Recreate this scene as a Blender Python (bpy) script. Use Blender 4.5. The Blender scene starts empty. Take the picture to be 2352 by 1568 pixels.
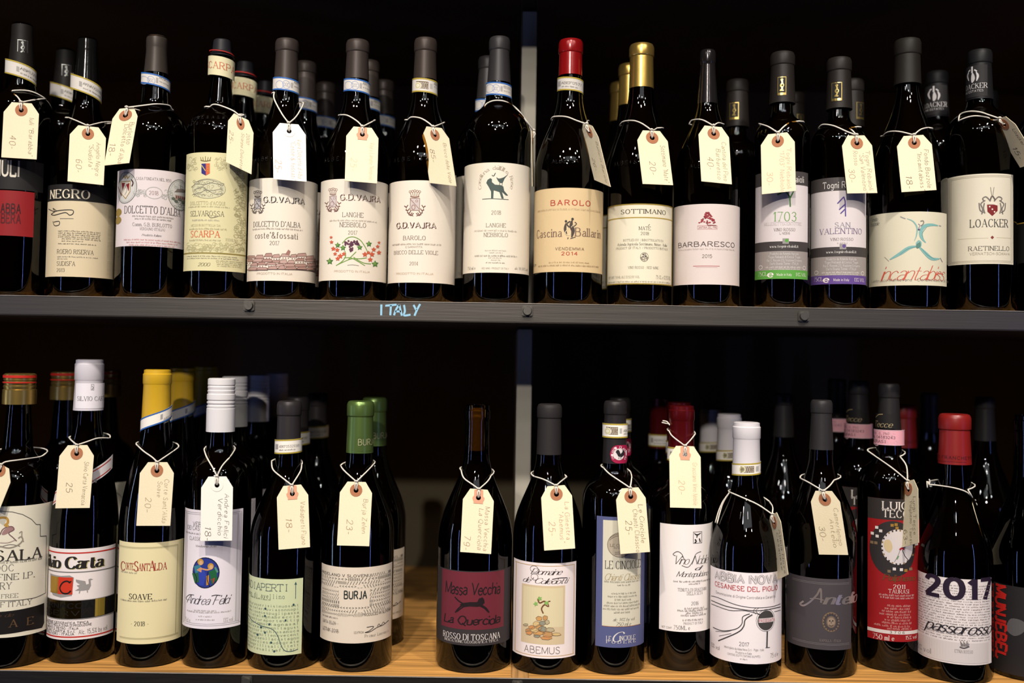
import bpy, bmesh, math, random
from mathutils import Vector, Matrix
random.seed(7)
SC = bpy.context.scene
COL = SC.collection

# ------------------------------------------------------------------ camera
F = 2287.0                       # focal length in pixels of the 2352 px frame
CAM = Vector((0.0, -1.10, 0.3415))
PITCH, ROLL = math.radians(2.1), math.radians(0.9)
SHY = 21.0 / F - math.tan(PITCH)
c_f = Vector((0, math.cos(PITCH), math.sin(PITCH)))
_r0 = Vector((1, 0, 0)); _u0 = Vector((0, -math.sin(PITCH), math.cos(PITCH)))
c_r = _r0 * math.cos(ROLL) + _u0 * math.sin(ROLL)
c_u = -_r0 * math.sin(ROLL) + _u0 * math.cos(ROLL)
cam = bpy.data.cameras.new('camera'); co = bpy.data.objects.new('camera', cam); COL.objects.link(co)
m = Matrix((c_r, c_u, -c_f)).transposed().to_4x4(); m.translation = CAM
co.matrix_world = m
cam.sensor_width = 36.0; cam.lens = 36.0 * F / 2352.0
cam.shift_y = SHY * F / 2352.0
cam.clip_start = 0.02
cam.dof.use_dof = True; cam.dof.focus_distance = 1.07; cam.dof.aperture_fstop = 2.4
SC.camera = co
SC.view_settings.view_transform = 'Standard'; SC.view_settings.look = 'None'
SC.view_settings.exposure = 0.0; SC.view_settings.gamma = 1.0
SC.view_settings.use_curve_mapping = False
SC.cycles.max_bounces = 8; SC.cycles.transparent_max_bounces = 12
SC.cycles.glossy_bounces = 3; SC.cycles.diffuse_bounces = 1
SC.cycles.sample_clamp_indirect = 4.0
SC.cycles.caustics_reflective = False; SC.cycles.caustics_refractive = False

# ------------------------------------------------------------------ light
w = bpy.data.worlds.new('World'); SC.world = w; w.use_nodes = True
w.node_tree.nodes['Background'].inputs[0].default_value = (0.9, 0.95, 1.0, 1)
w.node_tree.nodes['Background'].inputs[1].default_value = 0.0

def aim(o, loc, target):
    o.location = loc
    o.rotation_euler = (Vector(target) - Vector(loc)).to_track_quat('-Z', 'Y').to_euler()
def spot(name, loc, target, power, color, size=100, blend=1.0, rad=0.02):
    d = bpy.data.lights.new(name, 'SPOT'); d.energy = power; d.color = color
    d.spot_size = math.radians(size); d.spot_blend = blend; d.shadow_soft_size = rad
    o = bpy.data.objects.new(name, d); COL.objects.link(o); aim(o, loc, target); return o
def area(name, loc, target, power, color, sx, sy):
    d = bpy.data.lights.new(name, 'AREA'); d.energy = power; d.color = color
    d.shape = 'RECTANGLE'; d.size = sx; d.size_y = sy
    o = bpy.data.objects.new(name, d); COL.objects.link(o); aim(o, loc, target); return o
WARM = (1.0, 0.935, 0.86)
spot('ceiling_spot', (-0.47, -1.02, 1.48), (-0.38, 0.0, 0.08), 60, WARM, 56, 1.0, 0.030)
spot('ceiling_spot', (0.04, -1.00, 1.48), (0.05, 0.0, 0.05), 35, WARM, 56, 1.0, 0.030)
spot('ceiling_spot', (0.60, -1.00, 1.48), (0.52, 0.0, 0.08), 60, WARM, 56, 1.0, 0.030)
spot('ceiling_spot', (-0.45, -2.70, 1.57), (-0.02, 0.0, 0.20), 128, WARM, 52, 1.0, 0.04)
for lx, ly, pw in ((-0.95, -1.35, 7.0), (0.55, -1.30, 6.0), (1.0, -1.45, 7.0), (-0.62, -1.7, 7.0), (0.16, -1.75, 7.0), (-0.2, -2.2, 7.0), (0.7, -2.3, 7.0)):
    spot('ceiling_spot', (lx, ly, 1.58), (lx * 0.5, 0.0, 0.3), pw, (1.0, 0.94, 0.87), 110, 0.6, 0.048)
area('added_ceiling_glow', (0.1, -1.9, 1.60), (0.1, -1.4, 0.3), 2.2, (0.9, 0.95, 1.0), 1.3, 0.35)  # added area light, stands in for the lit ceiling the glass shoulders reflect
# daylight through tall narrow panes at the sides of the shop
area('daylight', (-2.2, -0.50, 0.05), (0, -0.1, 0.05), 3.2, (0.60, 0.72, 1.0), 0.11, 1.25)
area('daylight', (-1.9, -1.60, 0.05), (0, -0.1, 0.05), 2.6, (0.28, 0.40, 1.0), 0.08, 1.15)
area('daylight', (1.6, -1.55, 0.05), (0, -0.1, 0.05), 2.4, (0.26, 0.36, 1.0), 0.065, 1.25)

# ------------------------------------------------------------------ pixel geometry
def ray(px, py):
    X = (px - 1176.0) / F; Y = (784.0 - py) / F + SHY
    return (c_r * X + c_u * Y + c_f)
def on_y(px, py, y):
    d = ray(px, py); t = (y - CAM.y) / d.y
    return CAM + d * t

# ------------------------------------------------------------------ materials
def lin(c):
    return tuple(((v / 255) / 12.92 if v / 255 <= 0.04045 else ((v / 255 + 0.055) / 1.055) ** 2.4) for v in c[:3]) + (1.0,)
MATS = {}
def mat(name, col, rough=0.5, metal=0.0, bump=0.0, scale=400, var=0.0, coat=0.0, stretch=None, spec=0.5):
    if name in MATS: return MATS[name]
    M = bpy.data.materials.new(name); M.use_nodes = True; nt = M.node_tree
    b = nt.nodes['Principled BSDF']; L = nt.links
    b.inputs['Base Color'].default_value = lin(col); b.inputs['Roughness'].default_value = rough
    b.inputs['Metallic'].default_value = metal; b.inputs['Coat Weight'].default_value = coat
    b.inputs['Specular IOR Level'].default_value = spec
    if bump or var:
        tc = nt.nodes.new('ShaderNodeTexCoord'); mp = nt.nodes.new('ShaderNodeMapping')
        if stretch: mp.inputs['Scale'].default_value = stretch
        nz = nt.nodes.new('ShaderNodeTexNoise'); nz.inputs['Scale'].default_value = scale; nz.inputs['Detail'].default_value = 5
        L.new(tc.outputs['Object'], mp.inputs[0]); L.new(mp.outputs[0], nz.inputs['Vector'])
        if bump:
            bp = nt.nodes.new('ShaderNodeBump'); bp.inputs['Strength'].default_value = bump; bp.inputs['Distance'].default_value = 0.0004
            L.new(nz.outputs['Fac'], bp.inputs['Height']); L.new(bp.outputs[0], b.inputs['Normal'])
        if var:
            mx = nt.nodes.new('ShaderNodeMix'); mx.data_type = 'RGBA'
            c = lin(col); mx.inputs[6].default_value = tuple(v * (1 - var) for v in c[:3]) + (1,)
            mx.inputs[7].default_value = tuple(min(1, v * (1 + var)) for v in c[:3]) + (1,)
            L.new(nz.outputs['Fac'], mx.inputs[0]); L.new(mx.outputs[2], b.inputs['Base Color'])
    MATS[name] = M; return M
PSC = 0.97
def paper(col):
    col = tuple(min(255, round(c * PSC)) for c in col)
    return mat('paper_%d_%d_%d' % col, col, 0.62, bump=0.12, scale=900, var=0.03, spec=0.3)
def ink(col): return mat('ink_%d_%d_%d' % col, col, 0.55, spec=0.3)
GOLD = mat('gold_foil', (215, 175, 85), 0.32, 1.0)
def glass(name, tint, rough=0.015):
    if name in MATS: return MATS[name]
    M = bpy.data.materials.new(name); M.use_nodes = True; nt = M.node_tree; nt.nodes.clear()
    o = nt.nodes.new('ShaderNodeOutputMaterial'); mx = nt.nodes.new('ShaderNodeMixShader')
    fr = nt.nodes.new('ShaderNodeFresnel'); fr.inputs[0].default_value = 1.52
    tr = nt.nodes.new('ShaderNodeBsdfTransparent'); tr.inputs[0].default_value = tint + (1,)
    gl = nt.nodes.new('ShaderNodeBsdfGlossy'); gl.inputs['Roughness'].default_value = rough
    tc = nt.nodes.new('ShaderNodeTexCoord'); nz = nt.nodes.new('ShaderNodeTexNoise'); nz.inputs['Scale'].default_value = 35
    bp = nt.nodes.new('ShaderNodeBump'); bp.inputs['Strength'].default_value = 0.12; bp.inputs['Distance'].default_value = 0.0004
    L = nt.links
    L.new(tc.outputs['Object'], nz.inputs['Vector']); L.new(nz.outputs['Fac'], bp.inputs['Height'])
    L.new(bp.outputs[0], gl.inputs['Normal'])
    L.new(fr.outputs[0], mx.inputs[0]); L.new(tr.outputs[0], mx.inputs[1]); L.new(gl.outputs[0], mx.inputs[2])
    L.new(mx.outputs[0], o.inputs[0]); MATS[name] = M; return M
AMBER = glass('amber_glass', (0.62, 0.43, 0.18))
WINE = mat('dark_wine', (14, 11, 9), 0.5, spec=0.0)
TAGCARD = mat('manila_card', (240, 224, 188), 0.75, bump=0.3, scale=700, var=0.05, spec=0.2)
TAGWHITE = mat('white_card', (246, 240, 226), 0.75, bump=0.2, scale=700, var=0.03, spec=0.2)
RINGB = mat('brown_eyelet', (176, 116, 82), 0.8, bump=0.3, scale=900, var=0.1, spec=0.2)
RINGP = mat('pink_patch', (222, 160, 128), 0.8, spec=0.2)
STRING = mat('cotton_string', (238, 228, 212), 0.9, bump=0.8, scale=1500, var=0.1, spec=0.1)

# ------------------------------------------------------------------ object helpers
def link(name, me, m=None, parent=None):
    o = bpy.data.objects.new(name, me); COL.objects.link(o)
    if m is not None:
        for x in (m if isinstance(m, (list, tuple)) else [m]): me.materials.append(x)
    if parent is not None: o.parent = parent
    return o
def mesh(name, vs, fs, smooth=False, mi=None):
    me = bpy.data.meshes.new(name); me.from_pydata([tuple(v) for v in vs], [], fs)
    if mi: me.polygons.foreach_set('material_index', mi)
    if smooth: me.polygons.foreach_set('use_smooth', [True] * len(me.polygons))
    me.update(); return me
def thing(name, label, cat, loc=(0, 0, 0), group=None):
    o = bpy.data.objects.new(name, None); COL.objects.link(o); o.location = loc; o.empty_display_size = 0.01
    o['label'] = label; o['category'] = cat
    if group: o['group'] = group
    return o
def lathe(name, prof, m, parent, n=64, smooth=True, sharp=None):
    vs, fs = [], []
    k = len(prof)
    for i in range(n):
        a = 2 * math.pi * i / n
        for r, z in prof: vs.append((r * math.sin(a), -r * math.cos(a), z))
    for i in range(n):
        j = (i + 1) % n
        for q in range(k - 1):
            fs.append((i * k + q, j * k + q, j * k + q + 1, i * k + q + 1))
    me = mesh(name, vs, fs, smooth)
    bm = bmesh.new(); bm.from_mesh(me); bmesh.ops.remove_doubles(bm, verts=bm.verts, dist=1e-6)
    bmesh.ops.recalc_face_normals(bm, faces=bm.faces)
    for e in bm.edges:
        if len(e.link_faces) == 2 and e.calc_face_angle(0) > 0.6: e.smooth = False
    bm.to_mesh(me); bm.free()
    return link(name, me, m, parent)
def box_me(name, x0, x1, y0, y1, z0, z1, bevel=0.0):
    bm = bmesh.new(); bmesh.ops.create_cube(bm, size=1)
    for v in bm.verts:
        v.co = Vector(((x0 + x1) / 2 + v.co.x * (x1 - x0), (y0 + y1) / 2 + v.co.y * (y1 - y0), (z0 + z1) / 2 + v.co.z * (z1 - z0)))
    if bevel: bmesh.ops.bevel(bm, geom=bm.edges, offset=bevel, segments=2, affect='EDGES')
    me = bpy.data.meshes.new(name); bm.to_mesh(me); bm.free(); return me
def tube(vs, fs, pts, r, n=6):
    pts = [Vector(p) for p in pts]; base = len(vs); up = Vector((0.1, 0.9, 0.3))
    for i, p in enumerate(pts):
        t = (pts[min(i + 1, len(pts) - 1)] - pts[max(i - 1, 0)])
        if t.length < 1e-9: t = Vector((0, 0, 1))
        t.normalize(); a = t.cross(up)
        if a.length < 1e-4: a = t.cross(Vector((1, 0, 0)))
        a.normalize(); b = t.cross(a)
        for k in range(n):
            th = 2 * math.pi * k / n
            vs.append(p + a * math.cos(th) * r + b * math.sin(th) * r)
    for i in range(len(pts) - 1):
        for k in range(n):
            fs.append((base + i * n + k, base + i * n + (k + 1) % n, base + (i + 1) * n + (k + 1) % n, base + (i + 1) * n + k))
    fs.append(tuple(base + k for k in range(n))[::-1]); e = base + (len(pts) - 1) * n
    fs.append(tuple(e + k for k in range(n)))
def cat(pts, closed=False, k=5):
    """Catmull-Rom through points (tuples of any length)"""
    n = len(pts)
    if n < 3: return list(pts)
    out = []
    rng = range(n if closed else n - 1)
    for i in rng:
        if closed: p0, p1, p2, p3 = pts[(i - 1) % n], pts[i], pts[(i + 1) % n], pts[(i + 2) % n]
        else: p0, p1, p2, p3 = pts[max(i - 1, 0)], pts[i], pts[i + 1], pts[min(i + 2, n - 1)]
        for s in range(k):
            t = s / k
            out.append(tuple(0.5 * ((2 * b) + (-a + c) * t + (2 * a - 5 * b + 4 * c - d) * t * t + (-a + 3 * b - 3 * c + d) * t ** 3)
                             for a, b, c, d in zip(p0, p1, p2, p3)))
    out.append(tuple(pts[0] if closed else pts[-1]))
    return out

# ------------------------------------------------------------------ a stroke alphabet (cap height 10)
_G = """A|0,0 3.5,10 7,0|1.2,3.6 5.8,3.6
B|0,0 0,10|~0,10 3,10 5.2,9.3 5.7,7.7 5,6 3,5.4 0,5.4|~0,5.4 3.2,5.4 5.8,4.8 6.5,2.8 5.7,.6 3,0 0,0
C|~6.6,8 5.3,9.6 3.6,10 1.4,9 .2,6.8 0,5 .2,3.2 1.4,1 3.6,0 5.3,.4 6.6,2
D|0,0 0,10|~0,10 2.6,10 5.2,9.2 6.8,7 7,5 6.8,3 5.2,.8 2.6,0 0,0
E|0,0 0,10|0,10 5.6,10|0,5.2 4.6,5.2|0,0 5.8,0|5.6,10 5.7,8.4|5.8,0 5.9,1.8
F|0,0 0,10|0,10 5.6,10|0,5.2 4.4,5.2|5.6,10 5.7,8.4
G|~6.6,8 5.3,9.6 3.6,10 1.4,9 .2,6.8 0,5 .2,3.2 1.4,1 3.6,0 5.6,.5 6.8,1.6|6.8,1.2 6.8,4.6|4.6,4.6 7.4,4.6
H|0,0 0,10|6.4,0 6.4,10|0,5.2 6.4,5.2
I|0,0 0,10
J|~3.4,10 3.4,3 2.8,.5 1.2,-.1 0,1
K|0,0 0,10|6,10 0,4.2|2.2,6 6.4,0
L|0,10 0,0|0,0 5.4,0|5.4,0 5.6,2
M|0,0 0,10|0,10 4,1|4,1 8,10|8,10 8,0
N|0,0 0,10|0,10 6.6,0|6.6,0 6.6,10
O|o3.6,10 1.4,9 .2,6.8 0,5 .2,3.2 1.4,1 3.6,0 5.8,1 7,3.2 7.2,5 7,6.8 5.8,9
P|0,0 0,10|~0,10 3,10 5.4,9.3 6,7.4 5.4,5.4 3,4.7 0,4.7
Q|o3.6,10 1.4,9 .2,6.8 0,5 .2,3.2 1.4,1 3.6,0 5.8,1 7,3.2 7.2,5 7,6.8 5.8,9|~3.8,2 5.4,.5 7.6,-1.2
R|0,0 0,10|~0,10 3,10 5.2,9.3 5.8,7.6 5.2,5.8 3,5.1 0,5.1|3,5.1 6.6,0
S|~5.4,8.4 4.2,9.7 2.8,10 1,9.3 .4,7.6 1.4,6 3,5.2 4.8,4.2 5.6,2.6 4.8,.7 2.8,0 1,.5 0,2
T|3.5,0 3.5,10|0,10 7,10|0,10 0,8.4|7,10 7,8.4
U|~0,10 0,3.4 .8,.9 3.2,0 5.6,.9 6.4,3.4 6.4,10
V|0,10 3.4,0|3.4,0 6.8,10
W|0,10 2.8,0|2.8,0 5,8|5,8 7.2,0|7.2,0 10,10
X|0,10 6.4,0|6.4,10 0,0
Y|0,10 3.4,4.8|3.4,4.8 6.8,10|3.4,4.8 3.4,0
Z|0,10 6.2,10|6.2,10 0,0|0,0 6.2,0
a|~.6,5.2 2,6.3 3.8,5.8 4.2,4 4.2,0|~4.2,3.6 1.6,3.4 .2,1.8 1,.2 2.8,.2 4.2,1.6
b|0,10 0,0|~0,4.6 2,6.3 4.2,5 4.5,3.1 4.2,1.2 2,0 0,1.2
c|~4.2,5 2.5,6.3 .7,5.2 .1,3.1 .7,1 2.6,0 4.2,1.2
d|4.5,10 4.5,0|~4.5,4.8 2.5,6.3 .6,5.2 0,3.1 .6,1 2.5,0 4.5,1.4
e|~.2,3.4 2.4,3.4 4.4,3.4 4,5.6 2.4,6.3 .6,5.2 .1,3.1 .8,.8 2.6,0 4.3,1.2
f|~3.2,9.4 2,9.8 1.2,8.6 1.2,6.5 1.2,0|0,6 2.8,6
g|~4.4,4.8 2.4,6.3 .5,5 .1,3.2 .6,1.4 2.4,.4 4.4,1.8|~4.4,6.2 4.4,2 4.4,-1 3.6,-2.8 1.8,-3.1 .3,-2.2
h|0,10 0,0|~0,4.4 1.8,6.2 3.6,6 4.2,4.4 4.2,2 4.2,0
i|0,6.2 0,0|0,8.2 0,9.4
j|~1,6.2 1,2 .9,-1.6 -.2,-3|1,8.2 1,9.4
k|0,10 0,0|3.8,6.2 0,2.6|1.4,3.8 4.2,0
l|0,10 0,0
m|0,6.2 0,0|~0,4.4 1.4,6.2 2.8,6 3.3,4.6 3.3,2 3.3,0|~3.3,4.4 4.7,6.2 6.1,6 6.6,4.6 6.6,2 6.6,0
n|0,6.2 0,0|~0,4.4 1.8,6.2 3.6,6 4.2,4.4 4.2,2 4.2,0
o|o2.4,6.3 .6,5.3 .05,3.1 .6,.9 2.4,0 4.2,.9 4.75,3.1 4.2,5.3
p|0,6.2 0,-3|~0,4.6 2,6.3 4.2,5 4.5,3.1 4.2,1.2 2,0 0,1.2
q|4.5,6.2 4.5,-3|~4.5,4.8 2.5,6.3 .6,5.2 0,3.1 .6,1 2.5,0 4.5,1.4
r|0,6.2 0,0|~0,4 1.2,5.9 3,6.1
s|~3.6,5.2 2,6.3 .5,5.4 .7,4 2.8,2.9 3.7,1.6 2.2,0 .1,1
t|~1.2,8.8 1.2,4 1.3,1 2.2,0 3.4,.6|0,6.1 3,6.1
u|~0,6.2 0,3 .3,.8 1.8,0 3.4,.6 4.2,2|4.2,6.2 4.2,0
v|0,6.2 2.2,0|2.2,0 4.4,6.2
w|0,6.2 1.8,0|1.8,0 3.4,5|3.4,5 5,0|5,0 6.8,6.2
x|0,6.2 4,0|4,6.2 0,0
y|0,6.2 2.2,.2|4.4,6.2 1.2,-3
z|0,6.2 4,6.2|4,6.2 0,0|0,0 4,0
0|o3,10 1,9 .1,6.6 0,5 .1,3.4 1,1 3,0 5,1 5.9,3.4 6,5 5.9,6.6 5,9
1|0,8 2,10|2,10 2,0
2|~.2,7.8 .9,9.4 2.8,10 4.8,9.2 5.2,7.2 3.8,4.6 1.6,2 0,0|0,0 5.6,0
3|~.3,8.6 2.6,10 4.8,9 4.8,6.6 2.4,5.4|~2.4,5.4 4.8,4.9 5.5,2.9 4.4,.6 2.4,0 0,1.2
4|4.4,0 4.4,10|4.4,10 0,3|0,3 6.2,3
5|5,10 .8,10|.8,10 .4,5.6|~.4,5.6 2.6,6.3 5,5.2 5.5,3.2 4.6,.8 2.4,0 0,1
6|~4.8,9 3.2,10 1.2,8.8 .1,5.6 .1,3 1,.6 3,0 5,.9 5.6,3 4.8,5.2 2.8,5.9 .4,4.2
7|0,10 5.6,10|5.6,10 2,0
8|o3,10 .9,9.2 .8,6.6 3,5.4 5.4,4.4 5.6,1.2 3,0 .4,1.2 .6,4.4 3,5.4 5.2,6.6 5.1,9.2
9|~.8,1 2.4,0 4.4,1.2 5.5,4.4 5.5,7 4.6,9.4 2.6,10 .6,9.1 0,7 .8,4.8 2.8,4.1 5.2,5.8
.|.2,0 .2,1
,|.6,1 0,-1.6
-|0,4 3.2,4
'|.4,10 .2,7.6
"|.2,10 .2,8|1.6,10 1.6,8
/|0,-1 3.4,10.5
\\|0,10.5 3.4,-1
(|~2,11 .4,8 .1,5 .4,2 2,-1
)|~0,11 1.6,8 1.9,5 1.6,2 0,-1
&|~6.4,3.8 5,1 2.8,0 .4,1 .4,3.6 3.6,6.6 4,8.8 2.6,10 1.2,8.6 1.8,6.4 6.6,0
%|6,10 0,0|o1.2,10 .2,8.8 1.2,7.6 2.2,8.8|o4.8,2.4 3.8,1.2 4.8,0 5.8,1.2
<|3.4,8 0,5|0,5 3.4,2
>|0,8 3.4,5|3.4,5 0,2
_|0,0 3.6,0
[|1.6,10 0,10|0,10 0,0|0,0 1.6,0
]|0,10 1.6,10|1.6,10 1.6,0|1.6,0 0,0
*|.4,3.6 .4,5.6|-.6,4.6 1.4,4.6
`|0,12.8 1.6,11.2
:|.2,1 .2,2|.2,5 .2,6"""
GL = {}
for ln in _G.split('\n'):
    ch = ln[0]; st = []
    for s in ln[2:].split('|'):
        kind = ''
        if s[0] in '~o': kind = s[0]; s = s[1:]
        st.append((kind, [tuple(float(v) for v in p.split(',')) for p in s.split()]))
    wd = max(p[0] for k, ps in st for p in ps)
    GL[ch] = (st, wd)
# style: vertical weight, horizontal weight, serif, slant, jitter, tracking
STY = {
 'serif': (1.15, .45, 1, 0, 0, 2.9), 'serifb': (1.75, .55, 1, 0, 0, 3.0), 'thin': (.75, .4, 1, 0, 0, 2.6),
 'sans': (1.0, .9, 0, 0, 0, 2.6), 'sansb': (1.8, 1.5, 0, 0, 0, 2.9), 'wide': (1.2, 1.0, 0, 0, 0, 4.0), 'light': (.6, .6, 0, 0, 0, 2.0),
 'ital': (1.0, .45, 0, .28, 0, 1.3), 'script': (1.0, .35, 0, .42, 0, .6), 'hand': (.75, .75, 0, .12, .45, 3.0),
 'handb': (1.25, 1.1, 0, .1, .35, 1.1), 'slab': (1.3, 1.2, 1, 0, 0, 2.0), 'mono': (.8, .8, 1, 0, 0, 2.2), 'fat': (2.4, 2.2, 0, 0, .2, 2.6), 'goth': (2.3, .8, 1, .05, 0, 1.0),
}
def stroke_quads(pts, wfun, smooth, out, ext=0.0):
    """out gets quads of 2D points"""
    if smooth:
        n = len(pts); L, R = [], []
        for i in range(n):
            a = pts[max(i - 1, 0)]; b = pts[min(i + 1, n - 1)]
            dx, dy = b[0] - a[0], b[1] - a[1]; l = math.hypot(dx, dy) or 1e-9; dx /= l; dy /= l
            h = wfun(dx, dy, True) / 2
            L.append((pts[i][0] - dy * h, pts[i][1] + dx * h)); R.append((pts[i][0] + dy * h, pts[i][1] - dx * h))
        for i in range(n - 1): out.append((L[i], R[i], R[i + 1], L[i + 1]))
    else:
        for i in range(len(pts) - 1):
            a, b = pts[i], pts[i + 1]
            dx, dy = b[0] - a[0], b[1] - a[1]; l = math.hypot(dx, dy) or 1e-9; dx /= l; dy /= l
            h = wfun(dx, dy, False) / 2; e = h * ext
            a = (a[0] - dx * e, a[1] - dy * e); b = (b[0] + dx * e, b[1] + dy * e)
            out.append(((a[0] - dy * h, a[1] + dx * h), (a[0] + dy * h, a[1] - dx * h), (b[0] + dy * h, b[1] - dx * h), (b[0] - dy * h, b[1] + dx * h)))
def text_quads(s, style, wmul=1.0, k=4):
    tv, th, serif, slant, jit, track = STY[style]
    tv *= wmul; th *= wmul; out = []; x = 0.0
    if style == 'mono': adv_fixed = 8.0
    rnd = random.Random(hash_s(s))
    for ch in s:
        if ch == ' ': x += 8.0 if style == 'mono' else 4.2; continue
        if ch not in GL: ch = '.'
        st, wd = GL[ch]; base = len(out)
        for kind, ps in st:
            pts = [(p[0] + rnd.uniform(-jit, jit), p[1] + rnd.uniform(-jit, jit)) for p in ps] if jit else ps
            if kind: pts = cat(pts, kind == 'o', k)
            elif jit: pts = cat([pts[0]] + [((pts[0][0] + pts[-1][0]) / 2 + rnd.uniform(-.3, .3), (pts[0][1] + pts[-1][1]) / 2)] + [pts[-1]], False, 2) if len(pts) == 2 else pts
            def wf(dx, dy, sm):
                v = abs(dy)
                if not sm and abs(dx) > .22 and v > .3 and serif: return (tv if dx * dy < 0 else th * 1.3)
                return th + (tv - th) * v ** 1.5
            stroke_quads(pts, wf, bool(kind) or bool(jit), out, 0.25)
            if serif:
                for e, o in ((ps[0], ps[min(1, len(ps) - 1)]), (ps[-1], ps[-2])):
                    if e[1] in (0.0, 10.0, 6.2, -3.0) and abs(o[0] - e[0]) < abs(o[1] - e[1]) * .75 and not (kind == 'o'):
                        yy = e[1] + (th * .5 if e[1] in (0.0, -3.0) else -th * .5)
                        sw = .95 + tv * .35
                        if ch.islower() and e[1] in (6.2, 10.0): out.append(((e[0] - sw, yy - th / 2), (e[0], yy - th / 2), (e[0], yy + th / 2), (e[0] - sw, yy + th / 2)))
                        else: out.append(((e[0] - sw, yy - th / 2), (e[0] + sw, yy - th / 2), (e[0] + sw, yy + th / 2), (e[0] - sw, yy + th / 2)))
        ox = x + ((8.0 - wd) / 2 - track / 2 if style == 'mono' else 0)
        dy = rnd.uniform(-jit, jit) * 1.2
        for i in range(base, len(out)):
            out[i] = tuple((p[0] + ox + p[1] * slant, p[1] + dy) for p in out[i])
        x += 8.0 if style == 'mono' else wd + track
    return out, max(x - track, 1.0)
def hash_s(s):
    h = 7
    for c in s: h = (h * 31 + ord(c)) % 1000003
    return h

# ------------------------------------------------------------------ printed surfaces
class Canvas:
    """flat artwork in metres (u right, v up), later laid onto a curved or flat surface by mapf(u, v, offset)"""
    def __init__(s): s.q = []; s.p = []; s.mats = []
    def mi(s, m):
        if m not in s.mats: s.mats.append(m)
        return s.mats.index(m)
    def quads(s, qs, m, layer=2): s.q.append((qs, s.mi(m), layer))
    def poly(s, pts, m, layer=1): s.p.append((pts, s.mi(m), layer))
    def build(s, name, mapf, parent, step=0.003, base=0.00012, gap=0.00007):
        bm = bmesh.new()
        for pts, mi, layer in s.p:
            vs = [bm.verts.new((p[0], p[1], layer)) for p in pts]
            try: f = bm.faces.new(vs)
            except ValueError: continue
            f.material_index = mi
        if s.p:
            us = [v.co.x for v in bm.verts]; u = math.floor(min(us) / step) * step + step
            bmesh.ops.triangulate(bm, faces=bm.faces[:])
            while u < max(us):
                bmesh.ops.bisect_plane(bm, geom=bm.verts[:] + bm.edges[:] + bm.faces[:], plane_co=(u, 0, 0), plane_no=(1, 0, 0)); u += step
        vs = []; fs = []; ms = []
        bm.verts.index_update()
        for v in bm.verts: vs.append(mapf(v.co.x, v.co.y, base + gap * v.co.z))
        for f in bm.faces: fs.append([v.index for v in f.verts]); ms.append(f.material_index)
        bm.free()
        for qs, mi, layer in s.q:
            o = base + gap * layer
            for q in qs:
                a, b = q[0], q[3]; L = max(abs(a[0] - b[0]), abs(q[0][0] - q[1][0]))
                n = 1
                if L > step * 1.3: n = int(L / step) + 1
                if n > 1 and abs(q[0][0] - q[1][0]) > abs(a[0] - b[0]): q = (q[1], q[2], q[3], q[0])
                for i in range(n):
                    t0, t1 = i / n, (i + 1) / n
                    lp = lambda A, B, t: (A[0] + (B[0] - A[0]) * t, A[1] + (B[1] - A[1]) * t)
                    k = len(vs)
                    for P in (lp(q[0], q[3], t0), lp(q[1], q[2], t0), lp(q[1], q[2], t1), lp(q[0], q[3], t1)): vs.append(mapf(P[0], P[1], o))
                    fs.append((k, k + 1, k + 2, k + 3)); ms.append(mi)
        if not fs: return None
        me = mesh(name, vs, fs, False, ms)
        return link(name, me, s.mats, parent)

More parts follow.
